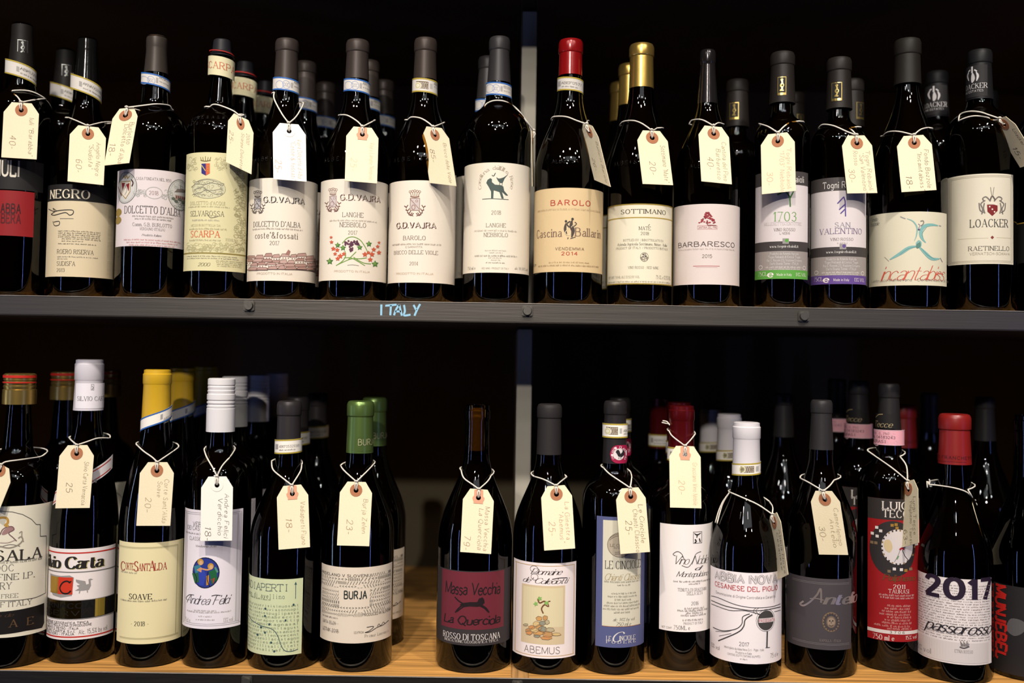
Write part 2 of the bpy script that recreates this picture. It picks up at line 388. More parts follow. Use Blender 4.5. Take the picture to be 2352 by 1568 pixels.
UPZ, LOZ = 0.391, 0.0
class Bottle:
    def __init__(s, label, xc, r, ytop, kind, yn, ys, rn, shelf, y0=0.0, gm=None, group=None, ymid=None, corked=False, tf=.72):
        s.zb = UPZ if shelf else LOZ; s.y0 = y0
        ymid = ymid or (560 if shelf else 1380)
        p = on_y(xc, ymid, y0); s.x0 = p.x; s.dep = y0 - CAM.y; s.xc = xc; s.ymid = ymid
        s.k = s.dep / F                      # metres per pixel
        Z = lambda y: s.zpx(y)
        s.r = r * s.k; s.rn = rn * s.k
        s.zt = Z(ytop); zn, zs = Z(yn), Z(ys)
        zb = s.zb
        pr = [(s.r - .005, 0), (s.r - .0015, .0012), (s.r, .005), (s.r, zs - zb)]
        N = 14
        if kind == 'burg': S = lambda t: ((1 - math.cos(math.pi * t)) / 2) ** 0.92
        elif kind == 'rhine': S = lambda t: ((1 - math.cos(math.pi * t ** .8)) / 2) ** 0.9
        else:
            tab = cat([(0, 0), (.12, .05), (.24, .2), (.36, .48), (.5, .74), (.7, .92), (.86, .985), (1, 1)], False, 6)
            def S(t):
                for a, b in zip(tab, tab[1:]):
                    if a[0] <= t <= b[0]: return a[1] + (b[1] - a[1]) * (t - a[0]) / max(b[0] - a[0], 1e-9)
                return 1.0
        for i in range(1, N + 1):
            t = 1 - i / N; pr.append((s.rn + (s.r - s.rn) * S(t), zs - zb + (zn - zs) * i / N))
        ht = s.zt - zb - .0006; rt = s.rn * (.96 if corked else tf)
        pr += [(rt, ht - .018), (rt * .99, ht - .0165)]
        lf = 1.08 if corked else 1.01
        s.lip = [(rt * lf, ht - .016), (rt * lf, ht - .006), (rt * 1.0, ht - .005), (rt * 1.0, ht - .001), (rt * .92, ht)]
        pr += s.lip
        s.prof = pr; s.extra = []; s.h = ht
        s.root = thing('wine_bottle', label, 'bottle', (s.x0, y0, zb), group)
        gm = gm or AMBER
        top = [(rt * .72, ht), (rt * .70, ht - .004)] if corked else [(0, ht)]
        foot = [(0, .006), (s.r * .5, .003), (s.r * .72, 0)]
        lathe('glass_body', foot + pr + top, gm, s.root, 72)
        core = [(0, .009), (s.r * .40, .007), (s.r * .60, .009), (s.r * .74, .015), (s.r - .0078, .024), (s.r - .0052, .038), (s.r - .0032, .060)]
        fill = ht - .055 if corked else ht - .004
        for (a, b) in pr[3:-5]:
            if .065 < b < fill: core.append((a - .0022, b))
        core += [(core[-1][0], fill), (0, fill)]
        lathe('wine', core, WINE, s.root, 48)
        if corked:
            rc = rt * .74
            rc *= .86
            lathe('cork', [(0, ht - .05), (rc, ht - .05), (rc, ht - .004), (0, ht - .004)], mat('cork', (100, 80, 40), .8, bump=.5, scale=300, var=.25), s.root, 32)
    def zpx(s, y):
        return on_y(s.xc + (s.ymid - y) * 0.012, y, s.y0).z
    def R(s, z):
        """outer radius at local height z"""
        best = 0.0
        for prof in [s.prof] + s.extra:
            for (a, za), (b, zb2) in zip(prof, prof[1:]):
                if min(za, zb2) - 1e-9 <= z <= max(za, zb2) + 1e-9:
                    t = (z - za) / (zb2 - za) if abs(zb2 - za) > 1e-9 else 0
                    best = max(best, a + (b - a) * t)
        return best or s.rn
    def hit(s, px, py, R=None):
        """pixel -> (theta, local z) on the bottle's round surface"""
        R = R or s.r; d = ray(px, py); ox, oy = CAM.x - s.x0, CAM.y - s.y0
        a = d.x ** 2 + d.y ** 2; b = 2 * (ox * d.x + oy * d.y); c = ox * ox + oy * oy - R * R
        D = b * b - 4 * a * c; t = (-b - math.sqrt(max(D, 0))) / (2 * a)
        P = CAM + d * t
        return math.atan2(P.x - s.x0, -(P.y - s.y0)), P.z - s.zb
    def capsule(s, col, ytop, hr, yring, hb, ybot, rough=.4, metal=0.0, kind='foil', name='capsule', ht0=None, bump=.25):
        Z = lambda y: s.zpx(y) - s.zb
        k = s.k; hr *= k; hb *= k; zt, zr, zb = Z(ytop), Z(yring), Z(ybot)
        if kind == 'foil':
            pr = [(0, zt), (hr * .78, zt), (hr * .90, zt - .0008), (hr * .965, zt - .0028), (hr, zt - .0048), (hr, zr + .0008), (hr * .985, zr), (hr * .93, zr - .0008), (hr * .935, zr - .003), (hb, zb)]
        elif kind == 'plain':
            pr = [(0, zt), (hr * .8, zt), (hr * .93, zt - .0006), (hr * .94, zt - .0042), (hr, zt - .0052), (hr, zr + .0006), (hr * .975, zr), (hr * .95, zr - .001), (hb, zb)]
        elif kind == 'screw':
            pr = [(0, zt), (hr * .84, zt), (hr * .95, zt - .001), (hr * .96, zt - .007)]
            z = zt - .007
            for i in range(5):
                pr += [(hr * .92, z - .0008), (hr * .92, z - .0015), (hr * (.99 if i > 1 else .96), z - .0022), (hr * (.99 if i > 1 else .96), z - (.0078 if i == 2 else .0036))]
                z -= (.0082 if i == 2 else .0042)
            pr += [(hr * .95, z - .0006), (hb, z - .0012), (hb, zb)]
        elif kind == 'stopper':
            pr = [(0, zt), (hr * .74, zt), (hr * .84, zt - .001), (hr * .90, zt - .008), (hr * .93, zt - .013), (hr * 1.12, zt - .0155), (hr * 1.12, zt - .0165), (hr, zt - .018), (hb, zb)]
        elif kind == 'flat':
            pr = [(0, zt), (hr * .9, zt), (hr * .97, zt - .0008), (hr, zt - .0025), (hr, zt - .005), (hr * .9, zt - .0056), (hr * .9, zt - .008), (hr * .96, zt - .009), (hr * .96, zr), (hr * .93, zr - .0004), (hb, zr - .001), (hb, zb)]
        pr = [(max(a, s.R(z) + .0003) if a > hr * .9 and z < s.h - .001 else a, z) for a, z in pr]; hb = pr[-1][0]
        s.extra.append([p for p in pr])
        pr2 = pr + [(hb - .0006, zb), (hb - .0009, zb + .001)]
        o = lathe(name, pr2, mat('%s_%d_%d_%d' % ((kind + name,) + tuple(col)), col, rough, metal, bump=bump, scale=120, spec=.5 if max(col) > 110 or rough < .3 else .25), s.root, 56)
        s.cap = o; return o
    def lab(s, x0, x1, y0, y1, col, name='front_label', R=None, th0=None, th1=None, round_c=0.0, m=None, rim=None):
        return Label(s, x0, x1, y0, y1, col, name, R, th0, th1, round_c, m, rim)
    def band(s, x0, x1, yt, yb, col, tilt=0.0, edge=None, hw=None, name='neck_band'):
        """a paper strip over the neck; yt, yb at its centre; tilt = rise in px across its width"""
        Rr = (hw or (x1 - x0) / 2) * s.k
        return Label(s, x0, x1, yt, yb, col, name, Rr, -1.75, 1.75, 0, None, None, tilt=tilt, edge=edge, onneck=True)

class Label:
    def __init__(s, b, x0, x1, y0, y1, col, name, R, th0, th1, rc, m, rim, tilt=0.0, edge=None, onneck=False):
        s.b = b; s.R = R or b.r; s.onneck = onneck
        s.xm = (x0 + x1) / 2
        a0 = b.hit(x0, (y0 + y1) / 2, s.R)[0] if th0 is None else th0
        a1 = b.hit(x1, (y0 + y1) / 2, s.R)[0] if th1 is None else th1
        zt = b.hit(s.xm, y0, s.R)[1]; zb = b.hit(s.xm, y1, s.R)[1]
        s.u0, s.u1, s.v0, s.v1 = a0 * s.R, a1 * s.R, zb, zt
        s.um = b.hit(s.xm, (y0 + y1) / 2, s.R)[0] * s.R
        s.tilt = math.atan(tilt / (x1 - x0)) if tilt else 0.0
        s.c = Canvas(); mm = m or paper(col)
        n = max(8, int((s.u1 - s.u0) / .002)); vs = []; fs = []
        rows = max(1, int((zt - zb) / .004)) if (onneck or rc) else 1
        for i in range(n + 1):
            u = s.u0 + (s.u1 - s.u0) * i / n
            ins = 0.0
            if rc:
                e = min(u - s.u0, s.u1 - u)
                if e < rc: ins = rc - math.sqrt(max(rc * rc - (rc - e) ** 2, 0))
            for j in range(rows + 1):
                v = (zb + ins) + (zt - zb - 2 * ins) * j / rows
                vs.append(s.map(u, v, .00010))
        for i in range(n):
            for j in range(rows):
                a = i * (rows + 1) + j; fs.append((a, a + rows + 1, a + rows + 2, a + 1))
        # turned-in rim gives the paper its thickness
        bm = bmesh.new(); me = mesh(name, vs, fs, True); bm.from_mesh(me)
        ed = [e for e in bm.edges if e.is_boundary]
        ret = bmesh.ops.extrude_edge_only(bm, edges=ed)
        for v in [g for g in ret['geom'] if isinstance(g, bmesh.types.BMVert)]:
            l = math.hypot(v.co.x, v.co.y); f = (l - .00012) / l; v.co.x *= f; v.co.y *= f
        for e in ed: e.smooth = False
        bm.to_mesh(me); bm.free()
        s.o = link(name, me, mm, b.root)
        if edge:
            col2, wpx = edge; wd = wpx * b.k; m2 = ink(col2) if isinstance(col2, tuple) else col2
            s.c.poly([(s.u0, s.v1 - wd), (s.u1, s.v1 - wd), (s.u1, s.v1), (s.u0, s.v1)], m2, 2)
            s.c.poly([(s.u0, s.v0), (s.u1, s.v0), (s.u1, s.v0 + wd), (s.u0, s.v0 + wd)], m2, 2)
        b.pending.append(s) if hasattr(b, 'pending') else setattr(b, 'pending', [s])
    def map(s, u, v, off):
        if s.tilt:
            uu = u - s.um; vv = v - (s.v0 + s.v1) / 2
            v = v + uu * math.tan(s.tilt) * 1.0
        th = u / s.R
        rr = s.R if not s.onneck else max(s.b.R(v) + .0003, s.R * .985)
        rr += off
        return (rr * math.sin(th), -rr * math.cos(th), v)
    def uv(s, x, y):
        th, z = s.b.hit(x, y, s.R); u = th * s.R
        if s.tilt: z -= (u - s.um) * math.tan(s.tilt)
        return u, z
    def V(s, y): return s.b.hit(s.xm, y, s.R)[1]
    def t(s, st, x0, x1, y, h, col, style='serif', wm=1.0, layer=3, rot=0.0, arc=0.0):
        qs, w = text_quads(st, style, wm)
        u0, u1 = s.uv(x0, y)[0], s.uv(x1, y)[0]; v = s.uv((x0 + x1) / 2, y)[1]
        k = h * s.b.k * .965 / 10.0; W = u1 - u0; f = W / w
        um = (u0 + u1) / 2
        out = []
        ca, sa = math.cos(rot), math.sin(rot)
        for q in qs:
            o = []
            for p in q:
                a, b2 = p[0] * f - W / 2, p[1] * k - 5 * k
                if arc: b2 += arc * s.b.k * (1 - (2 * a / W) ** 2)
                o.append((um + a * ca - b2 * sa, v + a * sa + b2 * ca))
            out.append(tuple(o))
        s.c.quads(out, ink(col) if isinstance(col, tuple) else col, layer)
    def tv(s, st, x, y0, y1, h, col, style='serif', down=True, wm=1.0):
        """text running down (or up) the label"""
        qs, w = text_quads(st, style, wm); u = s.uv(x, (y0 + y1) / 2)[0]; va, vb = s.uv(x, y0)[1], s.uv(x, y1)[1]
        k = h * s.b.k / 10; f = (va - vb) / w; out = []
        for q in qs:
            out.append(tuple(((u + p[1] * k - 5 * k, va - p[0] * f) if down else (u - p[1] * k + 5 * k, vb + p[0] * f)) for p in q))
        s.c.quads(out, ink(col) if isinstance(col, tuple) else col, 3)
    def rect(s, x0, x1, y0, y1, col, layer=1, full=False):
        ua = s.u0 if full or x0 is None else s.uv(x0, (y0 + y1) / 2)[0]; ub = s.u1 if full or x1 is None else s.uv(x1, (y0 + y1) / 2)[0]
        va, vb = s.V(y1), s.V(y0)
        s.c.poly([(ua, va), (ub, va), (ub, vb), (ua, vb)], ink(col) if isinstance(col, tuple) else col, layer)
    def frame(s, x0, x1, y0, y1, w, col, layer=2):
        for a in ((x0, x1, y0, y0 + w), (x0, x1, y1 - w, y1), (x0, x0 + w, y0, y1), (x1 - w, x1, y0, y1)): s.rect(*a, col, layer)
    def line(s, pts, w, col, smooth=True, closed=False, layer=3, k=4, taper=False):
        if smooth and len(pts) > 2: pts = cat(pts, closed, k)
        elif closed: pts = list(pts) + [pts[0]]
        P = [s.uv(*p) for p in pts]; out = []; wd = w * s.b.k; n = len(P); cnt = [0]
        if taper:
            L, R = [], []
            for i in range(n):
                a = P[max(i - 1, 0)]; b = P[min(i + 1, n - 1)]; dx, dy = b[0] - a[0], b[1] - a[1]; l = math.hypot(dx, dy) or 1e-9
                h = wd / 2 * (.25 + .75 * math.sin(math.pi * i / (n - 1)))
                L.append((P[i][0] - dy / l * h, P[i][1] + dx / l * h)); R.append((P[i][0] + dy / l * h, P[i][1] - dx / l * h))
            for i in range(n - 1): out.append((L[i], R[i], R[i + 1], L[i + 1]))
        else: stroke_quads(P, lambda a, b, c: wd, smooth, out, .4)
        s.c.quads(out, ink(col) if isinstance(col, tuple) else col, layer)
    def poly(s, pts, col, smooth=False, layer=1):
        if smooth: pts = cat(pts, True, 4)[:-1]
        s.c.poly([s.uv(*p) for p in pts], ink(col) if isinstance(col, tuple) else col, layer)
    def ell(s, x, y, rx, ry, col, w=0, layer=1, n=28, a0=0, a1=360):
        u, v = s.uv(x, y); k = s.b.k; nn = n
        ux = (s.uv(x + rx * .5, y)[0] - s.uv(x - rx * .5, y)[0]); vy = ry * k
        pts = [(u + ux * math.cos(math.radians(a0 + (a1 - a0) * i / nn)), v + vy * math.sin(math.radians(a0 + (a1 - a0) * i / nn))) for i in range(nn + 1)]
        if w:
            out = []; stroke_quads(pts, lambda a, b, c: w * k, True, out); s.c.quads(out, ink(col) if isinstance(col, tuple) else col, layer)
        else: s.c.poly(pts[:-1] if a1 - a0 == 360 else pts, ink(col) if isinstance(col, tuple) else col, layer)
    def fine(s, x0, x1, y, h, col, seed=1, w=.7):
        """one line of print too small to read: a broken hairline rhythm"""
        rnd = random.Random(seed + int(y)); u0, u1 = s.uv(x0, y)[0], s.uv(x1, y)[0]; v = s.uv((x0 + x1) / 2, y)[1]; k = s.b.k
        u = u0; out = []; hh = h * k
        while u < u1:
            n = rnd.randint(2, 8)
            for i in range(n):
                if u > u1: break
                a = hh * rnd.uniform(.55, 1.0); ww = w * k
                out.append(((u, v - hh / 2), (u + ww, v - hh / 2), (u + ww, v - hh / 2 + a), (u, v - hh / 2 + a)))
                if rnd.random() < .6: yy = v - hh / 2 + rnd.choice((0, a - ww)); out.append(((u, yy), (u + 2.1 * ww, yy), (u + 2.1 * ww, yy + ww * .8), (u, yy + ww * .8)))
                u += ww * rnd.uniform(2.1, 2.9)
            u += ww * 2.4
        s.c.quads(out, ink(col), 3)
    def done(s):
        s.c.build('lettering', s.map, s.o)
def finish(b):
    for l in getattr(b, 'pending', []): l.done()
    b.pending = []
    return b
def dup(root, loc, label, group, skip=()):
    r = root.copy(); COL.objects.link(r); r.location = loc; r['label'] = label; r['group'] = group
    for ch in list(root.children):
        if ch.name.split('.')[0] in skip: continue
        c = ch.copy(); COL.objects.link(c); c.parent = r
        for g in ch.children:
            d = g.copy(); COL.objects.link(d); d.parent = c
    return r
def behind(b, xcap, ycap, row, label, group, rot=0.0, skip=()):
    """a copy standing in a deeper row, found by where its cap shows"""
    p = on_y(xcap, ycap, b.y0 + row)
    r = dup(b.root, (p.x, b.y0 + row, b.zb), label, group, skip); r.rotation_euler = (0, 0, rot); return r

def emboss(b, y, st, x0, x1, h=9.0):
    """raised glass lettering round the shoulder"""
    z0 = b.zpx(y) - b.zb; k = h * b.k / 10; vs, fs = [], []
    a0, a1 = (math.asin(max(-1, min(1, (x - b.xc) * b.k / b.R(z0)))) for x in (x0, x1))
    adv = (a1 - a0) / len(st)
    for i, ch in enumerate(st):
        if ch == ' ': continue
        strokes, wd = GL[ch]; c = a0 + adv * (i + .5)
        for kind, ps in strokes:
            pts = cat(ps, kind == 'o', 3) if kind else ps; P = []
            for px, py in pts:
                z = z0 + (py - 5) * k; R = b.R(z) + .0001; th = c + (px - wd / 2) * k / R
                P.append((R * math.sin(th), -R * math.cos(th), z))
            tube(vs, fs, P, .0005, 6)
    link('embossed_lettering', mesh('embossed_lettering', vs, fs, True), mat('moulded_glass', (16, 12, 9), .06), b.root)
# ------------------------------------------------------------------ the shop around the shelf
def struct(name, me, m):
    o = link(name, me, m); o['kind'] = 'structure'; return o
WALLM = mat('wall_paint', (70, 66, 60), .9, bump=.3, scale=60, var=.1)
struct('floor', box_me('floor', -3, 3, -4.2, .56, -.96, -.92), mat('floor_boards', (60, 48, 38), .7, bump=.3, scale=30, var=.2))
struct('ceiling', box_me('ceiling', -3, 3, -4.2, .56, 1.66, 1.70), WALLM)
struct('wall_back', box_me('wall_back', -3, 3, .52, .56, -.92, 1.66), WALLM)
struct('wall_front', box_me('wall_front', -3, 3, -4.24, -4.2, -.92, 1.66), WALLM)
struct('wall_left', box_me('wall_left', -3.04, -3, -4.2, .56, -.92, 1.66), WALLM)
struct('wall_right', box_me('wall_right', 3, 3.04, -4.2, .56, -.92, 1.66), WALLM)

# ------------------------------------------------------------------ shelving
def wood_mat(name, along, base=(224, 162, 86)):
    M = bpy.data.materials.new(name); M.use_nodes = True; nt = M.node_tree; b = nt.nodes['Principled BSDF']; L = nt.links
    tc = nt.nodes.new('ShaderNodeTexCoord'); mp = nt.nodes.new('ShaderNodeMapping')
    mp.inputs['Scale'].default_value = (2.2, 60, 60) if along == 'x' else (60, 2.2, 60)
    n1 = nt.nodes.new('ShaderNodeTexNoise'); n1.inputs['Scale'].default_value = 3.2; n1.inputs['Detail'].default_value = 7; n1.inputs['Distortion'].default_value = .6
    cr = nt.nodes.new('ShaderNodeValToRGB'); e = cr.color_ramp.elements
    c = lin(base); e[0].position = .34; e[0].color = tuple(v * .50 for v in c[:3]) + (1,)
    e[1].position = .66; e[1].color = tuple(min(1, v * 1.22) for v in c[:3]) + (1,)
    n2 = nt.nodes.new('ShaderNodeTexNoise'); n2.inputs['Scale'].default_value = 26; mp2 = nt.nodes.new('ShaderNodeMapping')
    mp2.inputs['Scale'].default_value = (1, 30, 30) if along == 'x' else (30, 1, 30)
    bp = nt.nodes.new('ShaderNodeBump'); bp.inputs['Strength'].default_value = .4; bp.inputs['Distance'].default_value = .0005
    L.new(tc.outputs['Object'], mp.inputs[0]); L.new(mp.outputs[0], n1.inputs['Vector']); L.new(n1.outputs['Fac'], cr.inputs[0])
    L.new(tc.outputs['Object'], mp2.inputs[0]); L.new(mp2.outputs[0], n2.inputs['Vector']); L.new(n2.outputs['Fac'], bp.inputs['Height'])
    L.new(cr.outputs[0], b.inputs['Base Color']); L.new(bp.outputs[0], b.inputs['Normal'])
    b.inputs['Roughness'].default_value = .5; return M
OAKX = wood_mat('oak_along', 'x'); OAKY = wood_mat('oak_across', 'y', (184, 136, 82))
STEEL = mat('brushed_dark_steel', (92, 87, 82), .42, .75, bump=.35, scale=14, var=.10, stretch=(1, 8, 30))
STEEL2 = mat('worn_black_steel', (50, 47, 44), .42, .6, bump=.6, scale=30, var=.35, stretch=(1, 6, 10))
DIVM = mat('grey_divider_paint', (172, 165, 150), .7, spec=.3)
BACKM = mat('back_panel_board', (84, 74, 54), .85, bump=.2, scale=40, var=.06)
BOLTM = mat('bolt_steel', (110, 106, 100), .4, .8, bump=.3, scale=200)
XL, XR, YF, YB = -.82, .82, -.05, .48
def part(name, me, m, parent):
    o = link(name, me, m, parent); o.matrix_parent_inverse = Matrix.Translation(-parent.location); return o
xs = on_y(1195, 1530, YF).x
def lip(z, mm, par):
    bm = bmesh.new()
    prof = [(YF, z + .0004), (YF + .0035, z + .0004), (YF + .0035, z - .0200), (YF, z - .0200)]
    a = [bm.verts.new((XL, y, q)) for y, q in prof]; b = [bm.verts.new((XR, y, q)) for y, q in prof]
    bm.faces.new(a[::-1]); bm.faces.new(b)
    for i in range(4): bm.faces.new((a[i], a[(i + 1) % 4], b[(i + 1) % 4], b[i]))
    bmesh.ops.recalc_face_normals(bm, faces=bm.faces)
    bmesh.ops.bevel(bm, geom=bm.edges[:], offset=.0009, segments=3, affect='EDGES')
    me = bpy.data.meshes.new('steel_edging'); bm.to_mesh(me); bm.free()
    return part('steel_edging', me, mm, par)
lips = []
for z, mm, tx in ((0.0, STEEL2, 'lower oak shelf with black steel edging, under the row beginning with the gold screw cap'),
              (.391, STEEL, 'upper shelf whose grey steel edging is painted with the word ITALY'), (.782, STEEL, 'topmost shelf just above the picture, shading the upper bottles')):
    sh = thing('shelf', tx, 'shelf', (0, .2, z), 'shelves of the wine rack')
    for a, b2, m2, nm in ((XL, xs - .0092, OAKX, 'board'), (xs + .0092, XR, OAKX, 'board'), (xs - .0090, xs + .0090, OAKY, 'filler_strip')):
        if z > .5: m2 = mat('painted_shade_board', (34, 26, 20), .8)  # topmost boards coloured dark to stand in for the shade up there
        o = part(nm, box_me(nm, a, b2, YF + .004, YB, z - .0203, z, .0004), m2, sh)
        o.data.materials.append(mat('painted_shade_board', (34, 26, 20), .8))     # shade painted into the undersides as a dark colour
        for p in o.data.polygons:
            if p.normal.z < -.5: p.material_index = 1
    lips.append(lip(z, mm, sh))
    part('lip_highlight', box_me('lip_highlight', XL, XR, YF - .0002, YF + .0020, z + .0001, z + .0007, .0002), mat('lip_highlight_steel', (190, 180, 168), .45, .5, bump=.8, scale=60, var=.35), sh)  # painted highlight: pale strip in place of the glint along the lip
def bolt(px, py, par):
    p = on_y(px, py, YF); bm = bmesh.new()
    bmesh.ops.create_cube(bm, size=1)
    for v in bm.verts: v.co = Vector((v.co.x * .0112, v.co.y * .003 - .0015, v.co.z * .0112))
    bmesh.ops.bevel(bm, geom=bm.edges[:], offset=.0009, segments=2, affect='EDGES')
    r = bmesh.ops.create_cone(bm, cap_ends=True, segments=24, radius1=.0050, radius2=.0042, depth=.0028)
    for v in r['verts']: v.co = Vector((v.co.x, -v.co.z - .0043, v.co.y))
    bmesh.ops.recalc_face_normals(bm, faces=bm.faces)
    me = bpy.data.meshes.new('bolt'); bm.to_mesh(me); bm.free()
    o = link('bolt', me, BOLTM, par); o.location = (p.x, YF, p.z); return o
for x, y in ((573, 702), (1211, 714), (1845, 726)): bolt(x, y, lips[1])
for x, y in ((568, 1563), (1188, 1573), (1815, 1583)): bolt(x, y, lips[0])
xd0 = on_y(1205, 820, .11).x
def solo(nm, me, m, label, cat2, group=None):
    o = link(nm, me, m); o['label'] = label; o['category'] = cat2
    if group: o['group'] = group
for z0, tx in ((0.0, 'grey upright divider standing on the lower shelf'), (.391, 'grey upright divider standing on the upper shelf')):
    solo('divider_panel', box_me('divider_panel', xd0 - .0090, xd0 + .0090, .11, YB - .001, z0, z0 + .3675, .0008), DIVM, tx, 'divider', 'upright dividers of the wine rack')
struct('wall_rack', box_me('wall_rack', XL, XR, YB, YB + .012, -.03, .80), BACKM)
for x, tx in ((XL, 'left'), (XR, 'right')): solo('side_panel', box_me('side_panel', x - (.0125 if x < 0 else -.0005), x + (-.0005 if x < 0 else .0125), YF, YB + .012, -.30, .80, .001), STEEL2, 'black %s end panel of the wine rack, beyond the frame' % tx, 'panel')
# hand-painted country name on the upper edging
def paint_word():
    c = Canvas(); P = lambda x, y: (on_y(x, y, YF).x, on_y(x, y, YF).z)
    for st in ([(876, 699), (875.5, 724)], [(885, 702), (911, 699.5)], [(898, 701), (896.5, 724)], [(905, 724), (910, 710), (917, 699.5)], [(917, 699.5), (920, 712), (923, 725)],
               [(908, 715), (921, 715)], [(928, 700), (930, 714), (928, 724), (943, 722.5)], [(950, 700), (956, 712)], [(965, 698), (958, 711), (952, 725)]):
        q = []; stroke_quads([P(*a) for a in cat(st, False, 4)], lambda a, b, c2: .0021, True, q); c.quads(q, ink((150, 198, 222)), 1)
    me = c.build('painted_lettering', lambda u, v, o: (u, YF - o, v), lips[1])
paint_word()

# ------------------------------------------------------------------ price tags
def surf_y(b, p):
    """depth just in front of the bottle (plus clearance) on the sight line through p = (px, py)"""
    z = on_y(p[0], p[1], b.y0).z - b.zb
    R = b.R(max(0.0, min(z, b.h))) + .0014
    d = ray(*p); ox, oy = CAM.x - b.x0, CAM.y - b.y0
    a = d.x ** 2 + d.y ** 2; q = 2 * (ox * d.x + oy * d.y); c = ox * ox + oy * oy - R * R
    D = q * q - 4 * a * c
    if D < 0: return None
    t = (-q - math.sqrt(D)) / (2 * a); return CAM.y + t * d.y
def tag(b, label, top, bl, br, ring, lines, price, sl, sr, back=True, white=False, gap=(.004, .013), yaw=0, ink_c=(150, 128, 104), tail=None, pp=(.30, .60), dz=None, lh=1.0, fr=None):
    root = thing('price_tag', label, 'price tag', (0, 0, 0), 'price tags on strings')
    Rf = fr or b.r
    zt = on_y(top[0], top[1], b.y0).z - b.zb
    yt = b.y0 - min(Rf, b.R(min(zt, b.h)) + .010) - gap[0]; ybm = b.y0 - Rf - gap[1]
    if dz is not None: yt, ybm = b.y0 + dz, b.y0 + dz
    mb = ((bl[0] + br[0]) / 2, (bl[1] + br[1]) / 2)
    w = (on_y(br[0], br[1], ybm) - on_y(bl[0], bl[1], ybm)).length
    full = .0365; dd = math.sqrt(max(full ** 2 - w ** 2, 0)) * yaw
    ax = (mb[0] - top[0], mb[1] - top[1])
    tl = (bl[0] - ax[0], bl[1] - ax[1]); tr = (br[0] - ax[0], br[1] - ax[1])
    TL, TR = on_y(*tl, yt - dd / 2), on_y(*tr, yt + dd / 2)
    BL, BR = on_y(*bl, ybm - dd / 2), on_y(*br, ybm + dd / 2)
    O = (TL + TR) / 2; root.location = O
    Ht = ((BL - TL).length + (BR - TR).length) / 2; W = (TR - TL).length
    nrm = (TR - TL).cross(BL - TL).normalized()
    if nrm.y > 0: nrm = -nrm
    curl = 0.0
    def mp(s, t, off):
        """s 0..1 across, t 0..1 down"""
        P = TL.lerp(TR, s).lerp(BL.lerp(BR, s), t) - O
        return P + nrm * (off + curl * 4 * (t - .5) ** 2)
    hs, ht, hr = .5, .135, .0028
    cut_s, cut_t = .22, .0115 / Ht
    outline = [(cut_s, 0), (1 - cut_s, 0), (1, cut_t), (1, 1), (0, 1), (0, cut_t)]
    def edge_pt(a):
        dx, dy = math.cos(a) / W, math.sin(a) / Ht
        best = 1e9
        for i in range(6):
            p, q = outline[i], outline[(i + 1) % 6]; ex, ey = q[0] - p[0], q[1] - p[1]
            den = dx * ey - dy * ex
            if abs(den) < 1e-12: continue
            t = ((p[0] - hs) * ey - (p[1] - ht) * ex) / den; uu = ((p[0] - hs) * dy - (p[1] - ht) * dx) / den
            if t > 0 and -1e-6 <= uu <= 1 + 1e-6: best = min(best, t)
        return (hs + dx * best, ht + dy * best)
    angs = sorted(set([round(2 * math.pi * i / 32, 5) for i in range(32)] + [round(math.atan2((p[1] - ht) * Ht, (p[0] - hs) * W) % (2 * math.pi), 5) for p in outline]))
    vs, fs = [], []; n = len(angs)
    inn = [(hs + hr * math.cos(a) / W, ht + hr * math.sin(a) / Ht) for a in angs]; out = [edge_pt(a) for a in angs]
    for off in (0.0, -.0005):
        for P in inn: vs.append(mp(P[0], P[1], off))
        for P in out: vs.append(mp(P[0], P[1], off))
    for i in range(n):
        j = (i + 1) % n
        fs += [(i, j, n + j, n + i), (2 * n + j, 2 * n + i, 3 * n + i, 3 * n + j), (n + i, n + j, 3 * n + j, 3 * n + i), (j, i, 2 * n + i, 2 * n + j)]
    link('card', mesh('card', vs, fs), TAGWHITE if white else TAGCARD, root)
    # reinforcement round the hole
    vs, fs = [], []; N = 28
    if ring == 'patch':
        o2 = []
        for i in range(N):
            a = 2 * math.pi * i / N; r = .0064; x, y = r * math.cos(a), r * math.sin(a)
            if y < 0: x = (.0048 if x > 0 else -.0048) * min(1, abs(x) / .003) if abs(x) > .0001 else 0; y = y * (ht * Ht / .0064)
            elif y > .0050: y = .0062; x *= 1.25
            o2.append((hs + x / W, min(1, max(0.001, ht + y / Ht))))
    else: o2 = [(hs + .0066 * math.cos(2 * math.pi * i / N) / W, ht + .0066 * math.sin(2 * math.pi * i / N) / Ht) for i in range(N)]
    i2 = [(hs + hr * .93 * math.cos(2 * math.pi * i / N) / W, ht + hr * .93 * math.sin(2 * math.pi * i / N) / Ht) for i in range(N)]
    for P in i2: vs.append(mp(P[0], P[1], .0004))
    for P in o2: vs.append(mp(P[0], P[1], .0004))
    for P in o2: vs.append(mp(P[0], P[1], .00002))
    for P in i2: vs.append(mp(P[0], P[1], -.0004))
    for i in range(N):
        j = (i + 1) % N; fs += [(i, j, N + j, N + i), (N + i, N + j, 2 * N + j, 2 * N + i), (3 * N + i, 3 * N + j, j, i)]
    link('eyelet', mesh('eyelet', vs, fs), TAGWHITE if ring == 'white' else RINGP if ring == 'patch' else RINGB, root)
    # pencil writing, turned a quarter round so that it runs down the card
    c = Canvas(); m2 = ink(ink_c)
    for i, ln in enumerate(lines):
        qs, tw = text_quads(ln, 'hand', 1.0, 3); s0 = .80 - i * .20; L = min(.68, .048 * len(ln) * lh) * Ht; t0 = (.27 + .035 * (i % 2)) * Ht
        k = .0048 / 10; f = L / tw
        c.quads([tuple((s0 * W + p[1] * k - 4 * k, -(t0 + p[0] * f)) for p in q) for q in qs], m2, 1)
